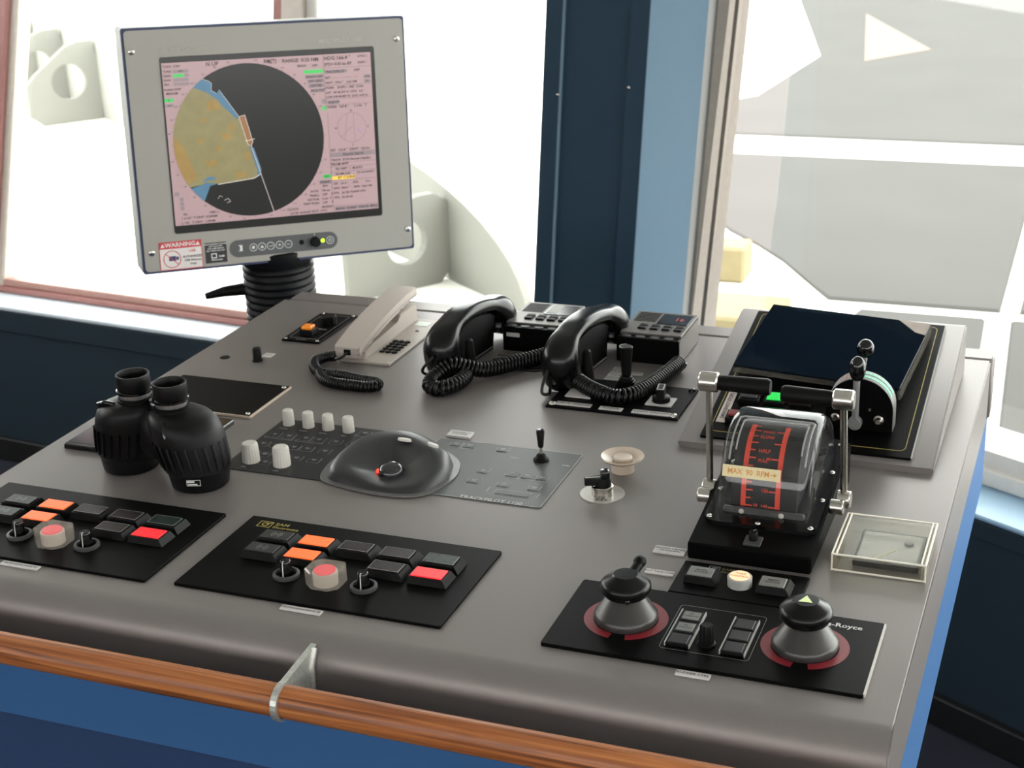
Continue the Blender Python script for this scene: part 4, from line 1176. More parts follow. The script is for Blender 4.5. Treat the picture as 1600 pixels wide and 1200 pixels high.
for k, (x, y) in enumerate(((0.0630, 0.567), (0.0930, 0.567), (0.1240, 0.567), (0.0630, 0.64), (0.0930, 0.64), (0.1240, 0.64), (0.155, 0.64), (0.186, 0.64), (0.0630, 0.70), (0.0930, 0.70), (0.1240, 0.70), (0.155, 0.70), (0.186, 0.70), (0.056, 0.520))):
    yy = ey(y)
    if k == 13:
        b = MB(); b.T = EMX; b.box(x - 0.011, x + 0.009, yy - 0.010, yy + 0.010, 0.003, 0.010, 0.001); p = b.build('guard_switch', BLACKM, em)
        b = MB(); b.T = EMX; b.box(x - 0.008, x + 0.004, yy - 0.006, yy + 0.006, 0.010, 0.013, 0.001); b.build('lens', mat('dull_red', (120, 40, 40), 0.4, 0, 0.1), p)
        continue
    b = MB(); b.T = EMX; b.box(x - 0.0125, x + 0.0125, yy - 0.0125, yy + 0.0125, 0.003, 0.009, 0.001); p = b.build('stop_button', BLACKM, em)
    b = MB(); b.T = EMX; b.box(x - 0.0092, x + 0.0092, yy - 0.0085, yy + 0.0085, 0.009, 0.0105, 0.0005); b.build('lens', GREENL if k == 1 else (REDP if k > 2 else LENSK), p)
# lid lying a little askew
LM = EMX @ Matrix.Translation((0.1405, ey(0.6815), 0.0)) @ Matrix.Rotation(math.radians(-5.5), 4, 'Z')
SMOKE = clear('smoked_acrylic', (50, 58, 66), 0.30, (34, 50, 68), 0.03, 0.7)
LIDW = clear('lid_wall', (226, 226, 222), 0.10, (200, 194, 182), refl=0.3)
lid = thing('smoked_lid', 'smoked clear lid box over the emergency stop buttons', 'lid', (0.1405, 0.6815, 0.05))
b = MB(); b.T = LM; b.box(-0.1020, 0.1020, -0.0810, 0.0810, 0.0180, 0.0215, 0.0006); b.build('top_sheet', SMOKE, lid)
for x0, x1, y0, y1 in ((-0.1020, 0.1020, -0.0810, -0.0780), (-0.1020, 0.1020, 0.0780, 0.0810), (-0.1020, -0.0990, -0.0780, 0.0780), (0.0990, 0.1020, -0.0780, 0.0780)):
    b = MB(); b.T = LM; b.box(x0, x1, y0, y1, 0.0110 if y1 < -0.07 else 0.0033, 0.0180); b.build('side_wall', LIDW, lid)
b = MB(); b.T = LM; b.flat([(0.1010, 0.0800), (0.0620, 0.0800), (0.0880, 0.0540), (0.1010, 0.0500)], 0.0218); b.build('pale_corner', mat('corner_beige', (170, 156, 146), 0.6, 0, 0.1, 80), lid)  # beige patch on the back right corner of the top
# drum controller with ball levers
dc = thing('drum_controller', 'black half round pitch controller with green scale and ball knob lever', 'controller', (0.199, 0.530, 0.02))
hw, zc = 0.0375, 0.0480
shape = [(-hw, 0.0235), (hw, 0.0235), (hw, zc)] + [(hw * math.cos(PI * i / 20), zc + hw * math.sin(PI * i / 20)) for i in range(1, 20)] + [(-hw, zc)]
def xz_prism(shape, y0, y1, cx_):
    b = MB()
    b.rings([[(cx_ + p[0], y, p[1]) for p in shape] for y in (y0, y1)])
    return b
xz_prism(shape, 0.5170, 0.5200, 0.199).build('front_plate', BLACKP, dc)
xz_prism([(p[0] * 1.0, p[1]) for p in shape], 0.5200, 0.5450, 0.199).build('drum', mat('drum_grey', (96, 94, 92), 0.42, 0.2, 0.08), dc, 40)
def drum_band(y0, y1, a0, a1, n, m, nm, gap):
    b = MB()
    st_ = (a1 - a0) / n
    for i in range(n):
        aa, ab = math.radians(a0 + i * st_), math.radians(a0 + (i + gap) * st_)
        r = hw + 0.0004
        q = [(0.199 + r * math.cos(t), y, zc + r * math.sin(t)) for t, y in ((aa, y0), (ab, y0), (ab, y1), (aa, y1))]
        b.f([b.v(p) for p in q])
    b.build(nm, m, dc, kind='stuff')
drum_band(0.5235, 0.5300, 25, 88, 9, mat('scale_green', (70, 170, 130), 0.5, 0, 0, emit=0.1), 'green_scale', 0.85)
drum_band(0.5345, 0.5410, 25, 88, 9, MATS['scale_green'], 'green_scale', 0.85)
drum_band(0.5235, 0.5410, 100, 140, 4, mat('scale_rose', (170, 110, 100), 0.5, 0, 0), 'red_scale', 0.5)
M = Matrix.Rotation(PI / 2, 3, 'X')
for x, z, r in ((0.1727, 0.0375, 0.0052), (0.2215, 0.0390, 0.0058)):
    b = MB(); b.lathe([(0, 0), (r, 0), (r, 0.004), (r * 0.7, 0.005), (r * 0.5, 0.009), (0, 0.009)], (x, 0.517, z), 18, M); b.build('bolt', STEEL, dc, 40)
b = MB(); b.lathe([(0, 0), (0.0022, 0), (0.0018, 0.0012), (0, 0.0014)], (0.2105, 0.517, 0.050), 12, M); b.build('screw', STEEL, dc, 40)
b = MB(); b.lathe([(0, 0), (0.0078, 0), (0.0078, 0.008), (0.0068, 0.009), (0, 0.009)], (0.1955, 0.517, 0.0335), 24, M); hub = b.build('lever_hub', MIDG, dc, 40)
b = MB(); b.cyl((0.1955, 0.512, 0.0335), (0.1962, 0.508, 0.0900), 0.0038, None, 14); lv = b.build('lever', MIDG, dc, 50)
b = MB(); b.ellipsoid((0.1965, 0.5075, 0.1010), 0.0095, 0.0090, 0.0150, 20, 12); b.build('ball_knob', BLACKG, lv, 60)
b = MB(); b.cyl((0.1965, 0.545, 0.086), (0.1985, 0.546, 0.1060), 0.0034, None, 12); lv = b.build('lever', MIDG, dc, 50)
b = MB(); b.ellipsoid((0.1990, 0.546, 0.1120), 0.0098, 0.0095, 0.0110, 20, 12); b.build('ball_knob', BLACKG, lv, 60)

# ---------------------------------------------------------------- clear box over a small gauge
cb = thing('acrylic_cover', 'clear acrylic box standing over a small gauge by the console edge', 'cover', (0.267, 0.265, 0.0))
x0, x1, y0, y1, hh = 0.2225, 0.3110, 0.2180, 0.3110, 0.0178
for q in ((x0, x1, y0, y0 + 0.003), (x0, x1, y1 - 0.003, y1)):
    b = MB(); b.box(q[0], q[1], q[2], q[3], 0.0, hh - 0.0032); b.build('side_wall', ACRYL, cb)
for q in ((x0, x0 + 0.004, y0 + 0.003, y1 - 0.003), (x1 - 0.004, x1, y0 + 0.003, y1 - 0.003)):
    b = MB(); b.box(q[0], q[1], q[2], q[3], 0.0, hh - 0.0032); b.build('side_wall', ACRYLE, cb)
b = MB(); b.box(x0, x1, y0, y1, hh - 0.0032, hh, 0.0004); b.build('top_sheet', ACRYL, cb)
for p, q in (((x0, y0, hh), (x1, y0, hh)), ((x0, y1, hh), (x1, y1, hh)), ((x0, y0, hh), (x0, y1, hh)), ((x1, y0, hh), (x1, y1, hh)), ((x0, y0, 0.001), (x1, y0, 0.001)), ((x0, y0, 0), (x0, y0, hh)), ((x1, y0, 0), (x1, y0, hh)), ((x0 + 0.004, y0 + 0.002, hh), (x0 + 0.004, y1, hh)), ((x1 - 0.004, y0 + 0.002, hh), (x1 - 0.004, y1, hh))):
    b = MB(); b.cyl(p, q, 0.0010, None, 6); b.build('bright_edge', mat('polished_edge', (226, 220, 206), 0.3, 0, 0), cb)
gg = thing('panel_gauge', 'small dark panel gauge with yellow needle inside the clear box', 'gauge', (0.272, 0.268, 0.0))
b = MB(); b.box(0.2400, 0.3030, 0.2330, 0.3030, 0.0, 0.0060, 0.0005); b.build('case', BLACKM, gg)
b = MB(); b.box(0.2430, 0.3000, 0.2400, 0.2990, 0.0060, 0.0066); b.build('dial_face', mat('dial_grey', (104, 100, 96), 0.25, 0, 0.1, 60), gg)
b = MB(); b.line((0.2600, 0.2415), (0.2780, 0.2640), 0.0009, 0.0072); b.build('needle', mat('needle_yellow', (214, 190, 60), 0.5, 0, 0), gg)
b = MB(); b.lathe([(0, 0.0066), (0.0045, 0.0066), (0.004, 0.0085), (0, 0.009)], (0.2880, 0.2800, 0), 16); b.build('zero_screw', DARKG, gg, 40)

# ---------------------------------------------------------------- key switch and buzzer
ks = thing('key_switch', 'key switch with black handle on a round silver disc', 'key switch', (-0.0440, 0.3190, 0.0))
b = MB(); b.lathe([(0, 0), (0.0245, 0), (0.0245, 0.0012), (0, 0.0014)], (-0.0440, 0.3190, 0), 48); b.build('disc', mat('disc_silver', (190, 186, 180), 0.35, 0.5, 0.04), ks, 30)
letters([('KEY', -0.0390, 0.3015, 0.0017, 0.0075, 'CENTER', 1.0, 0.12)], DPRINT, ks)
b = MB(); b.lathe([(0.0118, 0.0014), (0.0118, 0.0115), (0.0108, 0.0122), (0.0095, 0.0122), (0.0092, 0.0100), (0, 0.0100)], (-0.0430, 0.3165, 0), 36); b.build('collar', STEEL, ks, 40)
b = MB()
Tk = Matrix.Translation((-0.0425, 0.3165, 0.0100)) @ Matrix.Rotation(math.radians(205), 4, 'Z')
b.T = Tk
b.lathe([(0.0088, 0.0), (0.0088, 0.008), (0.0070, 0.0115), (0, 0.012)], (0, 0, 0), 24)
b.prism([(-0.0062, -0.0055), (0.0030, -0.0055), (0.0200, -0.0030), (0.0200, 0.0030), (0.0030, 0.0055), (-0.0062, 0.0055)], 0.0040, 0.0120, bev=0.0012)
b.build('handle', BLACKM, ks, 30)
b = MB(); b.T = Tk; b.box(-0.0075, 0.0025, -0.0062, 0.0062, 0.0110, 0.0200, 0.0022, 2); b.build('key_head', BLACKG, ks, 40)
b = MB(); b.T = Tk; b.box(0.0030, 0.0190, -0.0010, 0.0010, 0.0118, 0.0126); b.build('pointer_line', LIGHTG, ks)
bz = thing('push_buzzer', 'cream round push button with a flared rim behind the key switch', 'push button', (-0.0410, 0.3840, 0.0))
b = MB(); b.lathe([(0, 0), (0.0130, 0), (0.0126, 0.0100), (0.0150, 0.0120), (0.0225, 0.0155), (0.0246, 0.0180), (0.0240, 0.0192), (0.0222, 0.0180), (0.0140, 0.0135), (0.0118, 0.0125), (0, 0.0125)], (-0.0410, 0.3840, 0), 48); b.build('cup', CREAM, bz, 50)
b = MB(); b.lathe([(0.0112, 0.0120), (0.0112, 0.0165), (0.0098, 0.0180), (0.0085, 0.0178), (0, 0.0172)], (-0.0410, 0.3840, 0), 36); b.build('button', CREAM, bz, 40)

# ---------------------------------------------------------------- keypads and trackball
KEYL = mat('key_line', (150, 151, 150), 0.5, 0, 0)
KEYT = mat('key_line_light', (190, 192, 188), 0.5, 0, 0)
def keypad_keys(parent, keys, w, d, base, line, z0, cap):
    b = MB(); b.prism(rrect(-w / 2, -d / 2, w / 2, d / 2, 0.0015, 2), 0, 0.0008, bev=0.0003)
    b.bm.normal_update(); me = bpy.data.meshes.new('key'); b.bm.to_mesh(me); b.bm.free(); me.materials.append(base)
    b = MB(); b.outline(-w / 2 - 0.0006, -d / 2 - 0.0006, w / 2 + 0.0006, d / 2 + 0.0006, 0.0018, 0.0009, 0.0)
    b.line((-w * 0.22, 0.0012), (w * 0.22, 0.0012), 0.0011, 0.0008); b.line((-w * 0.16, -0.0014), (w * 0.16, -0.0014), 0.0011, 0.0008)
    mo = bpy.data.meshes.new('key_print'); b.bm.to_mesh(mo); b.bm.free(); mo.materials.append(line)
    for x, y in keys:
        o = bpy.data.objects.new('key', me); COL.objects.link(o); o.parent = parent
        o.location = (x - parent['_o'][0], y - parent['_o'][1], z0 - parent['_o'][2])
        q = bpy.data.objects.new('key_print', mo); COL.objects.link(q); q.parent = o; q.location = (0, 0, 0.0002); q['kind'] = 'stuff'
kp = thing('radar_keypad', 'dark grey flush radar keypad with six white knobs', 'keypad', (-0.402, 0.34, 0.0))
b = MB(); b.prism(rrect(-0.4905, 0.2615, -0.3128, 0.4135, 0.003), 0.0, 0.0010, bev=0.0003); b.build('plate', KBGREY, kp)
keypad_keys(kp, [(-0.4762, 0.3653), (-0.4567, 0.3653), (-0.4339, 0.3653), (-0.4158, 0.3653), (-0.3932, 0.3653), (-0.3705, 0.3653), (-0.3709, 0.3990), (-0.3524, 0.3990), (-0.3341, 0.3990), (-0.4760, 0.3367), (-0.4582, 0.3367), (-0.4343, 0.3367), (-0.4166, 0.3367), (-0.3931, 0.3367), (-0.4760, 0.3092), (-0.4585, 0.3092), (-0.4343, 0.3092), (-0.4164, 0.3092), (-0.3932, 0.3092), (-0.4461, 0.2887)], 0.0142, 0.0125, KBGREY, KEYL, 0.0010, True)
b = MB()
for x0, x1, y in ((-0.485, -0.448, 0.3545), (-0.443, -0.407, 0.3545), (-0.380, -0.325, 0.3885)):
    b.line((x0, y), (x1, y), 0.0007, 0.0013); b.line((x0, y), (x0, y + 0.004), 0.0007, 0.0013); b.line((x1, y), (x1, y + 0.004), 0.0007, 0.0013)
b.build('bracket_print', KEYL, kp, kind='stuff')
for x, y, r, h in ((-0.4759, 0.3990, 0.0074, 0.0195), (-0.4484, 0.3990, 0.0074, 0.0195), (-0.4211, 0.3990, 0.0074, 0.0195), (-0.3934, 0.3990, 0.0074, 0.0195), (-0.4644, 0.2875, 0.0105, 0.0235), (-0.4235, 0.2875, 0.0105, 0.0235)):
    knob_mb(r, h, (x, y, 0.001), 0.05, 36, 0.84).build('knob', WHITEP, kp, 25)
letters([(s, x, y, 0.0013, 0.0045, 'CENTER') for s, x, y in (('TUNE', -0.4759, 0.3845), ('GAIN', -0.4484, 0.3845), ('RAIN', -0.4211, 0.3845), ('SEA', -0.3934, 0.3845), ('EBL', -0.4644, 0.2700), ('VRM', -0.4235, 0.2700))], KEYL, kp)

tp = thing('autopilot_keypad', 'mid grey flush autopilot keypad with white lettering along its front', 'keypad', (-0.187, 0.34, 0.0))
b = MB(); b.prism(rrect(-0.2780, 0.2650, -0.0968, 0.4116, 0.004), 0.0, 0.0010, bev=0.0003); b.build('plate', TPGREY, tp)
b = MB(); b.outline(-0.2780, 0.2650, -0.0968, 0.4116, 0.004, 0.0008, 0.00115); b.build('edge_line', LIGHTG, tp)
keypad_keys(tp, [(-0.2511, 0.3995), (-0.2342, 0.3995), (-0.1919, 0.3995), (-0.1919, 0.3378), (-0.1919, 0.3103), (-0.1566, 0.3378), (-0.1384, 0.3378), (-0.1203, 0.3378), (-0.1562, 0.3099), (-0.1199, 0.3099)], 0.0142, 0.0125, TPGREY, KEYT, 0.0010, True)
b = MB(); b.prism(rrect(-0.1580, 0.2855, -0.1180, 0.2955, 0.0015, 2), 0.001, 0.0018, bev=0.0003); kk = b.build('wide_key', TPGREY, tp)
b = MB(); b.outline(-0.1590, 0.2845, -0.1170, 0.2965, 0.002, 0.0006, 0.0013); b.line((-0.1660, 0.2840), (-0.1590, 0.2840), 0.0006, 0.0013); b.line((-0.1680, 0.2990), (-0.1680, 0.2860), 0.0006, 0.0013); b.line((-0.1090, 0.2990), (-0.1090, 0.2860), 0.0006, 0.0013); b.line((-0.1650, 0.3285), (-0.1120, 0.3285), 0.0006, 0.0013); b.line((-0.2590, 0.3900), (-0.2260, 0.3900), 0.0006, 0.0013)
b.build('bracket_print', KEYT, tp, kind='stuff')
letters([('TRACKPILOT 1100', -0.1550, 0.2675, 0.0014, 0.0092, 'CENTER', 0.98)], KEYT, tp)
letters([('STBD', -0.1060, 0.3760, 0.0014, 0.0040, 'CENTER'), ('PORT', -0.1700, 0.3800, 0.0014, 0.0040, 'CENTER')], KEYT, tp)
b = MB(); b.lathe([(0.0092, 0.001), (0.0090, 0.0030), (0.0065, 0.0050), (0.0050, 0.0085), (0.0030, 0.0095), (0, 0.0095)], (-0.1386, 0.3835, 0), 24); b.build('joystick_boot', BLACKM, tp, 40)
b = MB(); b.cyl((-0.1386, 0.3835, 0.009), (-0.1386, 0.3835, 0.0190), 0.0016, None, 10); b.build('joystick_stem', STEEL, tp, 40)
b = MB(); b.lathe([(0, 0.0175), (0.0028, 0.0175), (0.0034, 0.0200), (0.0050, 0.0365), (0.0046, 0.0385), (0.0030, 0.0392), (0, 0.0392)], (-0.1386, 0.3835, 0), 20); b.build('joystick_knob', BLACKG, tp, 40)

# trackball: outline sampled in the plan, body as a radial height field
tb = thing('trackball', 'dark grey teardrop shaped trackball unit between the two keypads', 'trackball', (-0.285, 0.315, 0.0))
ol = [(-0.3594, 0.2622), (-0.3700, 0.2950), (-0.3694, 0.3280), (-0.3606, 0.3633), (-0.3342, 0.3874), (-0.3045, 0.3928), (-0.2684, 0.3831), (-0.2307, 0.3552), (-0.2180, 0.3300), (-0.2150, 0.3020), (-0.2265, 0.2620), (-0.2480, 0.2470), (-0.2850, 0.2440), (-0.3250, 0.2500)]
olp = [(p.x, p.y) for p in spline([(a, c_, 0) for a, c_ in ol], 6, True)]
b = MB(); b.prism(olp, 0.0012, 0.0030, bev=0.0006); b.build('rim_plate', mat('rim_silver', (120, 119, 117), 0.35, 0.4, 0.05), tb, 40)
bc = (-0.2870, 0.2950)
b = MB(); nR_ = 18
rings = []
for k in range(nR_ + 1):
    t = k / nR_                                             # 0 centre .. 1 outline
    ring = []
    for (x, y) in olp:
        dx, dy = (x - bc[0]) * 0.90, (y - bc[1]) * 0.90
        a = math.atan2(dy, dx)
        back = 0.5 + 0.5 * math.sin(a - 0.25)                # 1 at the back right, 0 at the front
        crest = 0.0075 + 0.0205 * back ** 0.9
        bowl = 0.0060
        tc = 0.62 + 0.20 * (1 - back)                        # crest radius
        if t < tc:
            s = t / tc
            h = bowl + (crest - bowl) * (s ** 2.2 * (3 - 2 * s ** 1.1) if s < 1 else 1)
        else:
            s = (t - tc) / (1 - tc)
            h = 0.0030 + (crest - 0.0030) * math.sqrt(max(0, 1 - s ** 2.4))
        ring.append((bc[0] + dx * t, bc[1] + dy * t, h))
    rings.append(ring)
c0 = b.v((bc[0], bc[1], 0.0060))
R = [[b.v(p) for p in r] for r in rings[1:]]
n = len(R[0])
for i in range(n): b.f((c0, R[0][i], R[0][(i + 1) % n]))
for a, c_ in zip(R, R[1:]):
    for i in range(n): b.f((a[i], a[(i + 1) % n], c_[(i + 1) % n], c_[i]))
b.build('housing', mat('trackball_grey', (36, 36, 37), 0.40, 0, 0.06, 1500), tb, 70)
b = MB(); b.lathe([(0.0153, 0.0062)] + [(0.0155 * math.cos(PI / 2 * i / 10), 0.0070 + 0.0120 * math.sin(PI / 2 * i / 10)) for i in range(10)] + [(0, 0.0190)], (-0.2860, 0.2940, 0), 28); b.build('ball', mat('ball_dark', (46, 46, 47), 0.12, 0, 0), tb, 70)
b = MB(); b.ellipsoid((-0.2985, 0.2870, 0.0090), 0.0030, 0.0030, 0.0030, 12, 8); b.build('red_glow_lamp', mat('lamp_red', (255, 40, 24), 0.3, 0, 0, emit=2.5), tb, 60)
for x, y, a in ((-0.2880, 0.3370, -0.1), (-0.2500, 0.3320, -0.45)):
    b = MB(); b.T = Matrix.Translation((x, y, 0.0290)) @ Matrix.Rotation(a, 4, 'Z') @ Matrix.Rotation(-0.12, 4, 'X'); b.lathe([(0.0090, -0.002), (0.0086, 0.0006), (0, 0.0012)], (0, 0, 0), 24, None, None, 1.0, 0.38); b.build('button', WHITEP, tb, 40)

# ---------------------------------------------------------------- dimmer panel, blank plate, tablet, lone knob
dm = thing('dimmer_panel', 'small black panel with orange button and round knob at the rear left', 'control panel', (-0.61, 0.737, 0.0))
b = MB(); b.prism(rrect(-0.6398, 0.6751, -0.5799, 0.7985, 0.001), 0.0, 0.003, bev=0.0006); b.build('plate', BLACKP, dm)
b = MB(); b.outline(-0.6330, 0.6850, -0.5870, 0.7890, 0.003, 0.0010, 0.0033); b.build('white_line', GPRINT, dm)
b = MB(); b.lathe([(0.0125, 0.003), (0.0122, 0.0140), (0.0110, 0.0155), (0, 0.0155)], (-0.6050, 0.7540, 0), 28, flute=0.06); b.build('knob', BLACKM, dm, 30)
b = MB(); b.box(-0.6215, -0.6010, 0.6940, 0.7145, 0.003, 0.0115, 0.001); ob_ = b.build('button_base', BLACKM, dm)
b = MB(); b.box(-0.6190, -0.6035, 0.6970, 0.7120, 0.0115, 0.0165, 0.0012); b.build('orange_cap', ORANGEC, ob_)
for x, y in ((-0.635, 0.680), (-0.585, 0.680), (-0.635, 0.7935), (-0.585, 0.7935)): dome_screw(dm, x, y, 0.003, 0.0022)
letters([('DIMMER', -0.604, 0.7270, 0.0033, 0.0055, 'CENTER'), ('ALARM', -0.611, 0.6800, 0.0033, 0.0050, 'CENTER')], GPRINT, dm)
bp_ = thing('blanking_plate', 'plain matte black blanking plate behind the binoculars', 'plate', (-0.617, 0.458, 0.0))
b = MB(); b.prism(rrect(-0.6990, 0.4045, -0.5349, 0.5114, 0.001), 0.0, 0.003, bev=0.0005); b.build('plate', BLACKP, bp_)
b = MB(); b.box(-0.5350, -0.5336, 0.4050, 0.5110, 0.0003, 0.0032); b.build('lit_edge', CREAM, bp_)  # light on the right bevel painted as a cream strip
b = MB(); b.box(-0.6980, -0.5345, 0.4032, 0.4046, 0.0003, 0.0032); b.build('lit_edge', CREAM, bp_)  # front bevel's light, painted in cream too
for x, y in ((-0.541, 0.4115), (-0.541, 0.5045)):
    o_ = dome_screw(bp_, x, y, 0.003, 0.0030)
tab = thing('dark_tablet', 'flat dark reddish glossy panel under the left binocular barrel', 'panel', (-0.626, 0.322, 0.0))
b = MB(); b.prism(rrect(-0.7075, 0.2583, -0.5440, 0.3850, 0.003), 0.0, 0.0060, bev=0.0012); b.build('case', BLACKG, tab, 40)
b = MB(); b.flat(rrect(-0.7010, 0.2660, -0.5510, 0.3790), 0.0062); b.build('glossy_face', mat('dark_maroon', (58, 36, 38), 0.12, 0, 0.1, 30), tab)
lk = thing('lone_knob', 'single small black knob standing alone left of the dimmer panel', 'knob', (-0.6317, 0.5930, 0.0))
b = MB(); b.lathe([(0.0078, 0), (0.0076, 0.002), (0.0062, 0.0030), (0.0060, 0.0170), (0.0050, 0.0190), (0, 0.0190)], (-0.6317, 0.5930, 0), 20, flute=0.06); b.build('cap', BLACKM, lk, 30)
hp = thing('painted_hole', 'dark hole shown as a flat black plug left of the lone knob', 'roundel', (-0.6833, 0.5924, 0.0))
b = MB(); b.lathe([(0.0072, 0), (0.0068, 0.0008), (0, 0.0010)], (-0.6833, 0.5924, 0), 20); b.build('roundel', BLACKM, hp, 40)  # black disc standing in for the darkness of an open hole

# ---------------------------------------------------------------- handset telephones
def black_phone(dx, label_h, with_plate):
    """handset on its cradle with coiled cord; console coordinates shifted by dx"""
    o = (-0.345 + dx, 0.68, 0.0)
    ph = thing('handset_phone', label_h, 'telephone', o, 'black handset telephones')
    p0, p1 = Vector((-0.358 + dx, 0.575, 0)), Vector((-0.334 + dx, 0.790, 0))
    ax = (p1 - p0).normalized()
    sd = Vector((ax.y, -ax.x, 0))                          # to the right
    HM = Matrix(((ax.x, sd.x, 0, p0.x), (ax.y, sd.y, 0, p0.y), (0, 0, 1, 0), (0, 0, 0, 1)))   # (s, side, z)
    PHB = mat('phone_black', (7, 7, 8), 0.24, 0, 0.1, 400, spec=0.28)
    # handle: rounded section swept along an arch
    pth = [(0.036, 0, 0.0125), (0.030, 0, 0.022), (0.0265, 0, 0.034), (0.028, 0, 0.047), (0.042, 0, 0.0620), (0.070, 0, 0.0705), (0.108, 0, 0.0710), (0.146, 0, 0.0645), (0.172, 0, 0.0530), (0.184, 0, 0.0400), (0.184, 0, 0.026), (0.179, 0, 0.0120)]
    cl = spline(pth, 4)
    b = MB(); b.T = HM
    secs = []
    N_ = len(cl) - 1
    tot_ = [0]
    for p, q in zip(cl, cl[1:]): tot_.append(tot_[-1] + (q - p).length)
    for i, p in enumerate(cl):
        d = (cl[min(i + 1, N_)] - cl[max(i - 1, 0)]).normalized()
        nrm = Vector((-d.z, 0, d.x))
        u_ = tot_[i] / tot_[-1]
        e = abs(u_ - 0.5) * 2                               # 0 mid handle, 1 at the cup faces
        f_ = min(1.0, max(0.0, (e - 0.40) / 0.38)); f_ = f_ * f_ * (3 - 2 * f_)
        w, h = 0.0175 + 0.0080 * f_, 0.0098 + 0.0142 * f_
        if e > 0.96: w, h = w * 0.90, h * 0.90
        ring = []
        for k in range(24):
            a = 2 * PI * k / 24
            ca, sa = math.cos(a), math.sin(a)
            q = 0.62 + 0.38 * f_
            ring.append(p + Vector((0, 1, 0)) * w * math.copysign(abs(ca) ** q, ca) + nrm * h * math.copysign(abs(sa) ** q, sa))
        secs.append(ring)
    b.rings(secs)
    hs = b.build('handset', PHB, ph, 40)
    # cradle plate between the cups, with its hook
    b = MB(); b.T = HM
    prof_ = [(0.064, 0.0), (0.150, 0.0), (0.158, 0.046), (0.146, 0.0525), (0.108, 0.0600), (0.074, 0.0590), (0.062, 0.0480)]
    b.rings([[(p[0], y, p[1]) for p in prof_] for y in (-0.011, 0.008)])
    cr_ = b.build('cradle', BLACKM, ph)
    b = MB(); b.T = HM; b.box(0.074, 0.146, 0.0085, 0.0100, 0.0035, 0.0050); b.build('edge_line', GPRINT, cr_)
    b = MB(); b.T = HM; b.lathe([(0, 0), (0.0105, 0), (0.0090, 0.010), (0.0062, 0.036), (0.0056, 0.043), (0.0030, 0.0455), (0, 0.0455)], (0.062, 0.0200, 0), 18); b.build('hook_post', BLACKM, ph, 40)
    return ph, HM
def cord(ph, path, R=0.0085, r=0.0020, pitch=0.0052):
    pts = spline(path, 6)
    return MB().coil(pts, R, r, pitch, 10, 6).build('coiled_cord', mat('cord_black', (8, 8, 9), 0.28, 0, 0, spec=0.3), ph, 60)
def plain_cord(ph, path, r=0.0021):
    return MB().tube(spline(path, 5), r, 8).build('cord_lead', MATS['cord_black'], ph, 60)
ph1, H1 = black_phone(0.0, 'black handset telephone beside the cream telephone, its cord bunched in front', True)
cord(ph1, [(-0.362, 0.598, 0.011), (-0.338, 0.608, 0.013), (-0.318, 0.590, 0.014), (-0.316, 0.560, 0.013), (-0.330, 0.538, 0.011), (-0.348, 0.542, 0.011), (-0.350, 0.562, 0.016), (-0.335, 0.582, 0.026), (-0.318, 0.592, 0.022), (-0.298, 0.610, 0.014), (-0.270, 0.650, 0.012), (-0.243, 0.688, 0.012), (-0.236, 0.712, 0.012)], 0.0090, 0.0021, 0.0054)
plain_cord(ph1, [(-0.356, 0.574, 0.038), (-0.367, 0.566, 0.026), (-0.371, 0.575, 0.014), (-0.362, 0.598, 0.004)])
ph2, H2 = black_phone(0.1645, 'black handset telephone at the centre rear, cord sagging over the searchlight panel', False)
cord(ph2, [(-0.200, 0.585, 0.015), (-0.186, 0.603, 0.016), (-0.168, 0.600, 0.015), (-0.150, 0.587, 0.013), (-0.128, 0.572, 0.013), (-0.108, 0.564, 0.013), (-0.092, 0.570, 0.014), (-0.080, 0.600, 0.013), (-0.073, 0.636, 0.012), (-0.066, 0.676, 0.012), (-0.063, 0.706, 0.012)], 0.0090, 0.0021, 0.0054)
plain_cord(ph2, [(-0.190, 0.600, 0.030), (-0.197, 0.590, 0.040), (-0.203, 0.574, 0.024), (-0.204, 0.566, 0.008), (-0.197, 0.571, 0.005), (-0.200, 0.585, 0.007)])

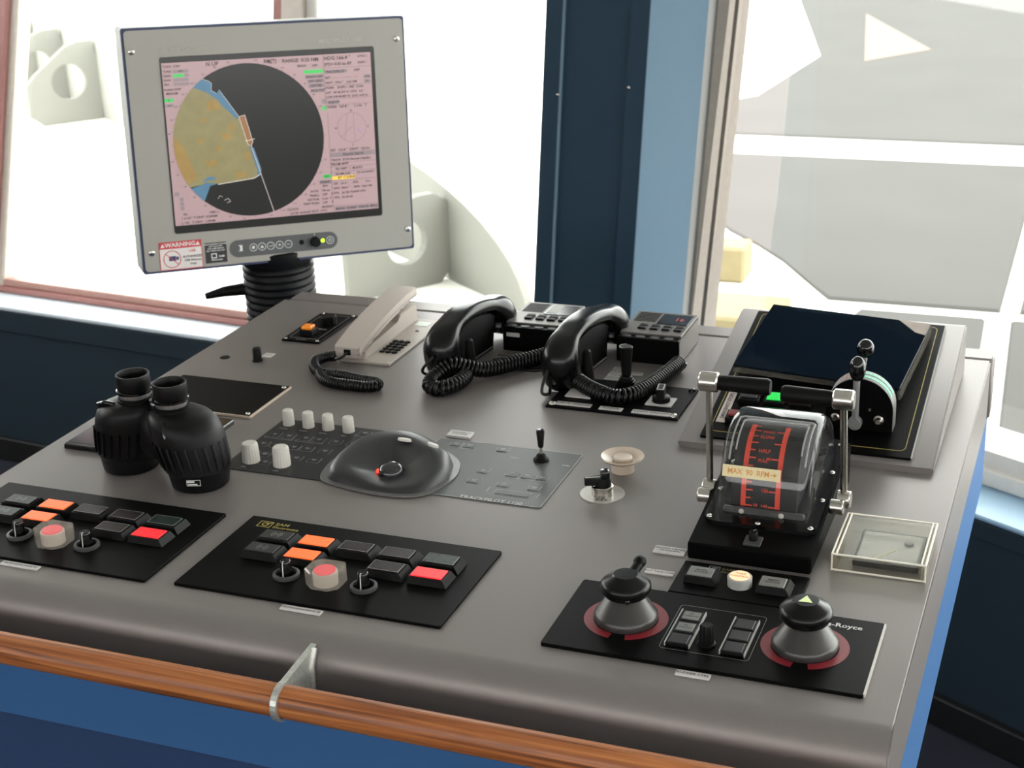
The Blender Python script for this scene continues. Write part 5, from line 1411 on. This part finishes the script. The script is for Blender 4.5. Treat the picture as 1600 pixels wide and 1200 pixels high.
def intercom(x0, label, lit):
    x1, y0, y1, h = x0 + 0.0860, 0.7215, 0.8260, 0.0375
    t = thing('intercom_unit', label, 'intercom', ((x0 + x1) / 2, (y0 + y1) / 2, 0.0), 'desktop intercom units')
    b = MB(); b.box(x0, x1, y0, y1, 0.0, h - 0.003, 0.0012); b.build('case', BLACKP, t)
    b = MB(); b.box(x0 + 0.001, x1 - 0.0005, y0 + 0.014, y1 - 0.001, h - 0.003, h, 0.0005); b.build('top_plate', mat('intercom_grey', (104, 99, 95), 0.4, 0.3, 0.05), t)
    b = MB(); b.box(x1 - 0.0009, x1 + 0.0003, y0 + 0.004, y1 - 0.002, 0.001, h - 0.0035); b.build('side_plate', MATS['intercom_grey'], t)
    for i in range(7):
        y = y0 + 0.062 + i * 0.0055
        b = MB(); b.box(x0 + 0.006, x0 + 0.036, y, y + 0.0024, h, h + 0.0005); b.build('speaker_slot', BLACKM, t)
    b = MB(); b.box(x0 + 0.040, x1 - 0.004, y0 + 0.056, y1 - 0.008, h, h + 0.0008, 0.0002); dsp = b.build('display', mat('display_dark', (36, 32, 34), 0.18, 0, 0), t)
    if lit:
        letters([('16', x1 - 0.019, y0 + 0.075, h + 0.0010, 0.017, 'CENTER', 0.8)], mat('digit_red', (150, 52, 62), 0.4, 0, 0, emit=0.25), dsp)
    else:
        b = MB(); b.box(x0 + 0.042, x0 + 0.058, y0 + 0.060, y1 - 0.012, h + 0.0008, h + 0.0011); b.build('paper_note', LIGHTG, dsp)
    for i in range(4):
        xa = x0 + 0.0205 + i * 0.0165
        b = MB(); b.box(xa, xa + 0.0115, y0 + 0.030, y0 + 0.0385, h, h + 0.0022, 0.0007); b.box(xa, xa + 0.0115, y0 + 0.0405, y0 + 0.0480, h, h + 0.0022, 0.0007); b.build('rocker_key', BLACKM, t)
        b = MB(); b.lathe([(0.0070, 0), (0.0068, 0.0008), (0, 0.0012)], (x0 + 0.012 + i * 0.0195, y0 + 0.0075, h - 0.003), 16, None, None, 1, 0.6); b.build('call_key', DARKG, t, 40)
    if not lit:
        b = MB(); b.box(x0 + 0.006, x0 + 0.025, y0 - 0.0005, y0 + 0.0001, h - 0.0165, h - 0.0110); b.build('front_tag', LABELP, t)
    return t
intercom(-0.3180, 'black intercom unit with slotted speaker between the two black handsets', False)
intercom(-0.1545, 'black intercom unit with red digits left of the emergency stop panel', True)
name_plate('dull brown plate in front of the left intercom unit', -0.3170, -0.2960, 0.6985, 0.7150, ['VHF'], 0.0050, m=mat('plate_brown', (104, 98, 94), 0.5, 0, 0.04))
sk = thing('socket_plate', 'black eight sided socket plate half hidden under the left coiled cord', 'socket', (-0.277, 0.668, 0.0))
b = MB(); b.prism([(-0.318, 0.660), (-0.306, 0.652), (-0.246, 0.652), (-0.234, 0.660), (-0.234, 0.680), (-0.246, 0.692), (-0.306, 0.692), (-0.318, 0.682)], 0.0, 0.0018); b.build('plate', BLACKP, sk)
b = MB(); b.band([(-0.318, 0.660), (-0.306, 0.652), (-0.246, 0.652), (-0.234, 0.660), (-0.234, 0.680), (-0.246, 0.692), (-0.306, 0.692), (-0.318, 0.682)], [(-0.3162, 0.6608), (-0.3054, 0.6538), (-0.2466, 0.6538), (-0.2358, 0.6608), (-0.2358, 0.6792), (-0.2466, 0.6902), (-0.3054, 0.6902), (-0.3162, 0.6812)], 0.0020); b.arc(-0.298, 0.672, 0.009, 0.0103, 0, 360, 0.0020, 24); b.arc(-0.254, 0.672, 0.009, 0.0103, 0, 360, 0.0020, 24); b.build('white_line', GPRINT, sk, kind='stuff')

# cream telephone
pc_ = thing('cream_telephone', 'cream telephone with flat keypad plate and black coiled cord', 'telephone', (-0.482, 0.715, 0.0))
b = MB(); b.box(-0.5185, -0.4432, 0.6200, 0.8060, 0.0, 0.0035, 0.0006); b.build('base_plate', PHONEC, pc_)
b = MB(); b.prism_x([(0.628, 0.0035), (0.628, 0.0140), (0.660, 0.0185), (0.735, 0.0215), (0.745, 0.0300), (0.798, 0.0300), (0.802, 0.0035)], -0.5180, -0.4830, 0.001); b.build('cradle', PHONEC, pc_, 30)
hp_ = spline([(0.612, 0, 0.0125), (0.640, 0, 0.0200), (0.690, 0, 0.0300), (0.740, 0, 0.0365), (0.775, 0, 0.0395), (0.806, 0, 0.0400)], 5)
b = MB()
top_ = [(p.x, p.z + 0.0120) for p in hp_]; bot_ = [(p.x, p.z - (0.002 if 0.65 < p.x < 0.75 else 0.0)) for p in hp_]
b.prism_x(top_ + bot_[::-1], -0.5215, -0.4835, 0.0022); hh_ = b.build('handset', PHONEC, pc_, 35)
b = MB(); b.prism_x([(p[0], p[1] + 0.0001) for p in [(q.x, q.z + 0.0022) for q in hp_]] + [(q.x, q.z + 0.0030) for q in hp_][::-1], -0.5219, -0.4831); b.build('seam', MIDG, hh_)
b = MB(); b.box(-0.5065, -0.4965, 0.6105, 0.6125, 0.0140, 0.0220, 0.0006); b.build('cord_jack', BLACKM, pc_)
bb = MB(); bb.lathe([(0.0045, 0), (0.0042, 0.0014), (0.0034, 0.0020), (0, 0.0020)], (0, 0, 0), 14)
kme = bpy.data.meshes.new('key'); bb.bm.to_mesh(kme); bb.bm.free(); kme.materials.append(BLACKM)
for r in range(5):
    for c_ in range(3):
        o_ = bpy.data.objects.new('key', kme); COL.objects.link(o_); o_.parent = pc_
        o_.location = (-0.4745 + c_ * 0.0093 - pc_['_o'][0], 0.6630 + r * 0.0107 - pc_['_o'][1], 0.0035)
b = MB(); b.box(-0.478, -0.458, 0.7760, 0.7940, 0.0035, 0.0040); b.build('number_card', mat('card_pale', (214, 222, 214), 0.4, 0, 0), pc_)
for x, y in ((-0.4475, 0.6240), (-0.4475, 0.8015)): dome_screw(pc_, x, y, 0.0035, 0.0024)
dome_screw(pc_, -0.463, 0.755, 0.0035, 0.003, m=MIDG)
cordb = spline([(-0.520, 0.615, 0.010), (-0.536, 0.612, 0.008), (-0.541, 0.594, 0.008), (-0.530, 0.570, 0.008), (-0.508, 0.552, 0.0085), (-0.480, 0.549, 0.010), (-0.452, 0.545, 0.009), (-0.428, 0.543, 0.008), (-0.419, 0.533, 0.008), (-0.432, 0.524, 0.008), (-0.456, 0.525, 0.008), (-0.480, 0.526, 0.008), (-0.500, 0.536, 0.008), (-0.512, 0.552, 0.009)], 6)
MB().coil(cordb, 0.0062, 0.0016, 0.0040, 10, 6).build('coiled_cord', MATS['cord_black'], pc_, 60)
MB().tube(spline([(-0.501, 0.611, 0.018), (-0.506, 0.602, 0.013), (-0.516, 0.604, 0.010), (-0.522, 0.615, 0.010)], 5), 0.0018, 8).build('cord_lead', MATS['cord_black'], pc_, 60)

# ---------------------------------------------------------------- searchlight panel
sp = thing('searchlight_panel', 'black searchlight panel with joystick and rotary switches under the sagging cord', 'control panel', (-0.105, 0.59, 0.0))
b = MB(); b.prism(rrect(-0.1900, 0.5390, -0.0204, 0.6420, 0.001), 0.0, 0.003, bev=0.0006); b.build('plate', BLACKP, sp)
for x, y in ((-0.1835, 0.5475), (-0.0270, 0.5475), (-0.0270, 0.6350), (-0.1835, 0.6350)): dome_screw(sp, x, y, 0.003, 0.0048, m=STEEL if y < 0.6 else BLACKG)
for s, x0, x1, y0, y1 in (('DRIVE ON/OFF', -0.1790, -0.1330, 0.5445, 0.5545), ('FOCUS', -0.1220, -0.0925, 0.5430, 0.5530), ('LIGHT ON/OFF', -0.0800, -0.0310, 0.5430, 0.5535)):
    b = MB(); b.box(x0, x1, y0, y1, 0.003, 0.0042, 0.0003); q = b.build('label_strip', LABELP, sp)
    letters([(s, (x0 + x1) / 2, (y0 + y1) / 2, 0.0044, 0.0068, 'CENTER', 0.98)], DPRINT, q)
for x in (-0.1590, -0.0540):
    b = MB(); b.box(x - 0.0170, x + 0.0170, 0.5720, 0.6010, 0.003, 0.0048, 0.0004); q = b.build('switch_plate', LABELP, sp)
    if x < -0.1: continue
    b = MB(); b.lathe([(0.0112, 0.0048), (0.0112, 0.0105), (0.0100, 0.0115), (0, 0.0115)], (x, 0.5870, 0), 28); b.build('rotary_switch', BLACKM, q, 40)
    b = MB(); b.T = Matrix.Translation((x, 0.587, 0.0115)) @ Matrix.Rotation(math.radians(8), 4, 'Z'); b.box(-0.0048, 0.0048, -0.0105, 0.0105, 0, 0.0120, 0.0008); b.build('switch_grip', BLACKM, q)
    b = MB(); b.T = Matrix.Translation((x, 0.587, 0.0237)) @ Matrix.Rotation(math.radians(8), 4, 'Z'); b.outline(-0.0044, -0.0100, 0.0044, 0.0100, 0.0005, 0.0012, 0); b.build('grip_line', LIGHTG, q)
b = MB(); jp = [(0.0165, 0.003)]
for i in range(5):
    z = 0.0055 + i * 0.0034; r = 0.0148 - i * 0.0017
    jp += [(r, z), (r - 0.0003, z + 0.0017), (r - 0.0024, z + 0.0022)]
b.lathe(jp + [(0.0062, 0.0240), (0, 0.0240)], (-0.1085, 0.6180, 0), 28); b.build('joystick_boot', RUBBER, sp, 40)
b = MB(); b.lathe([(0, 0.0225), (0.0058, 0.0225), (0.0064, 0.0300), (0.0082, 0.0560), (0.0086, 0.0575), (0.0086, 0.0600), (0.0072, 0.0612), (0, 0.0612)], (-0.1085, 0.6180, 0), 24); b.build('joystick_grip', BLACKM, sp, 40)
b = MB(); b.arc(-0.1085, 0.6180, 0.0075, 0.0085, 100, 260, 0.0614, 12); b.build('pale_arc', LIGHTG, sp)  # light grey arc along the left of the grip top
for i, (xa, xb, ya, s) in enumerate(((-0.1490, -0.1300, 0.6860, 'AUTO'), (-0.1490, -0.1050, 0.6720, 'FORWARD  BOARD'), (-0.1490, -0.1180, 0.6600, 'USE DECK'), (-0.1490, -0.1090, 0.6480, 'ARTICULATED SE'))):
    name_plate(('topmost short', 'second wide', 'third', 'lowest')[i] + ' grey plate of the four behind the searchlight joystick', xa, xb, ya, ya + 0.0100, [s], 0.0048, m=mat('plate_grey', (186, 184, 182), 0.45, 0, 0.04))

# ---------------------------------------------------------------- binoculars
bi = thing('binoculars', 'black rubber armoured binoculars standing upright on the console', 'binoculars', (-0.54, 0.22, 0.0))
def ell(cx, cy, z, rx, ry, n=40, flat=1.0):
    out = []
    for k in range(n):
        a = 2 * PI * k / n
        out.append((cx + rx * math.cos(a), cy + ry * math.sin(a), z))
    return out
def barrel(side, bx, by, tx_, ty_):
    """lofted tube from the objective up to the eyepiece shoulder; side=-1 left, +1 right"""
    lv_ = [(0.0, 0.0305, 0.00), (0.002, 0.0325, 0.00), (0.018, 0.0350, 0.02), (0.021, 0.0358, 0.04), (0.0225, 0.0378, 0.05), (0.036, 0.0398, 0.16), (0.052, 0.0408, 0.30), (0.066, 0.0405, 0.44), (0.075, 0.0388, 0.55), (0.0815, 0.0350, 0.68), (0.0855, 0.0295, 0.82), (0.0878, 0.0230, 0.94), (0.0885, 0.0190, 1.0)]
    b = MB(); secs = []
    for z, r, t in lv_:
        secs.append(ell(bx + (tx_ - bx) * t, by + (ty_ - by) * t, z, r * (1.0 if z < 0.03 else 1.02), r * (1.0 if z < 0.03 else 0.94)))
    b.rings(secs)
    br = b.build('barrel', RUBBER, bi, 50)
    # grip ribs
    for k in range(11):
        a = math.radians(-150 + k * 15) if side < 0 else math.radians(-140 + k * 15)
        pts = []
        for z, r, t in ((0.026, 0.0382, 0.075), (0.036, 0.0398, 0.16), (0.046, 0.0404, 0.25), (0.056, 0.0407, 0.34)):
            pts.append((bx + (tx_ - bx) * t + r * 1.015 * math.cos(a), by + (ty_ - by) * t + r * 0.955 * math.sin(a), z))
        MB().tube(pts, 0.0013, 6, sx=2.2).build('grip_rib', RUBBER, br, 60)
    cx_, cy_ = tx_, ty_
    b = MB(); b.lathe([(0.0205, 0.0945), (0.0205, 0.0985), (0.0190, 0.0990), (0.0190, 0.1010)], (cx_, cy_, -0.0075), 32); b.build('eyepiece_base', BLACKM, br, 40)
    b = MB(); b.lathe([(0.0178, 0.1000), (0.0178, 0.1060)], (cx_, cy_, -0.0075), 32); b.lathe([(0.0182, 0.1012), (0.0182, 0.1055)], (cx_, cy_, -0.0075), 32); b.build('dioptre_ring', mat('ring_grey', (120, 120, 120), 0.3, 0.5, 0.3, 200), br, 40)
    b = MB(); b.lathe([(0.0186, 0.1055), (0.0204, 0.1062), (0.0204, 0.1090), (0.0188, 0.1098)], (cx_, cy_, -0.0075), 32); b.build('retaining_ring', BLACKG, br, 40)
    b = MB(); b.lathe([(0.0184, 0.1095), (0.0192, 0.1110), (0.0194, 0.1260), (0.0188, 0.1275), (0.0174, 0.1275), (0.0166, 0.1255), (0.0158, 0.1140), (0, 0.1130)], (cx_, cy_, -0.0075), 36); b.build('eyecup', RUBBER, br, 40)
    b = MB(); b.lathe([(0.0150, 0.1140), (0, 0.1150)], (cx_, cy_, -0.0075), 24); b.build('eye_lens', BLACKG, br)
    return br
bl_ = barrel(-1, -0.5960, 0.2390, -0.5735, 0.2320)
br_ = barrel(1, -0.4905, 0.2200, -0.5170, 0.2200)
b = MB(); b.rings([ell(-0.545, 0.228, z, rx, ry, 24) for z, rx, ry in ((0.026, 0.018, 0.016), (0.044, 0.026, 0.022), (0.072, 0.024, 0.020), (0.083, 0.014, 0.012))]); b.build('bridge', RUBBER, bi, 50)
b = MB(); b.lathe([(0, 0.078), (0.0085, 0.078), (0.0085, 0.090), (0.0070, 0.092), (0, 0.092)], (-0.5455, 0.230, 0), 20); b.build('hinge_cap', BLACKG, bi, 40)
b = MB(); b.tube([(-0.618, 0.225, 0.074), (-0.615, 0.218, 0.083), (-0.602, 0.214, 0.0880), (-0.592, 0.216, 0.0860)], 0.0030, 8); b.build('strap_lug', BLACKG, bi, 60)
b = MB(); b.tube([(-0.5060, 0.1835, 0.066), (-0.5070, 0.1850, 0.075), (-0.5110, 0.1920, 0.0835)], 0.0026, 8); b.build('strap_lug', BLACKG, bi, 60)
LB = Matrix.Translation((-0.4770, 0.1862, 0.0165)) @ Matrix.Rotation(math.radians(20), 4, 'Z') @ Matrix.Rotation(math.radians(92), 4, 'X')
b = MB(); b.T = LB; b.outline(-0.0078, -0.0036, 0.0078, 0.0036, 0.0006, 0.0006, 0.0012); b.flat(rrect(-0.0070, 0.0002, 0.0010, 0.0026), 0.0012); b.flat(rrect(-0.0064, -0.0026, 0.0040, -0.0010), 0.0012); b.build('logo_print', PRINT, bi, kind='stuff')

for o in bpy.data.objects:
    if '_o' in o: del o['_o']
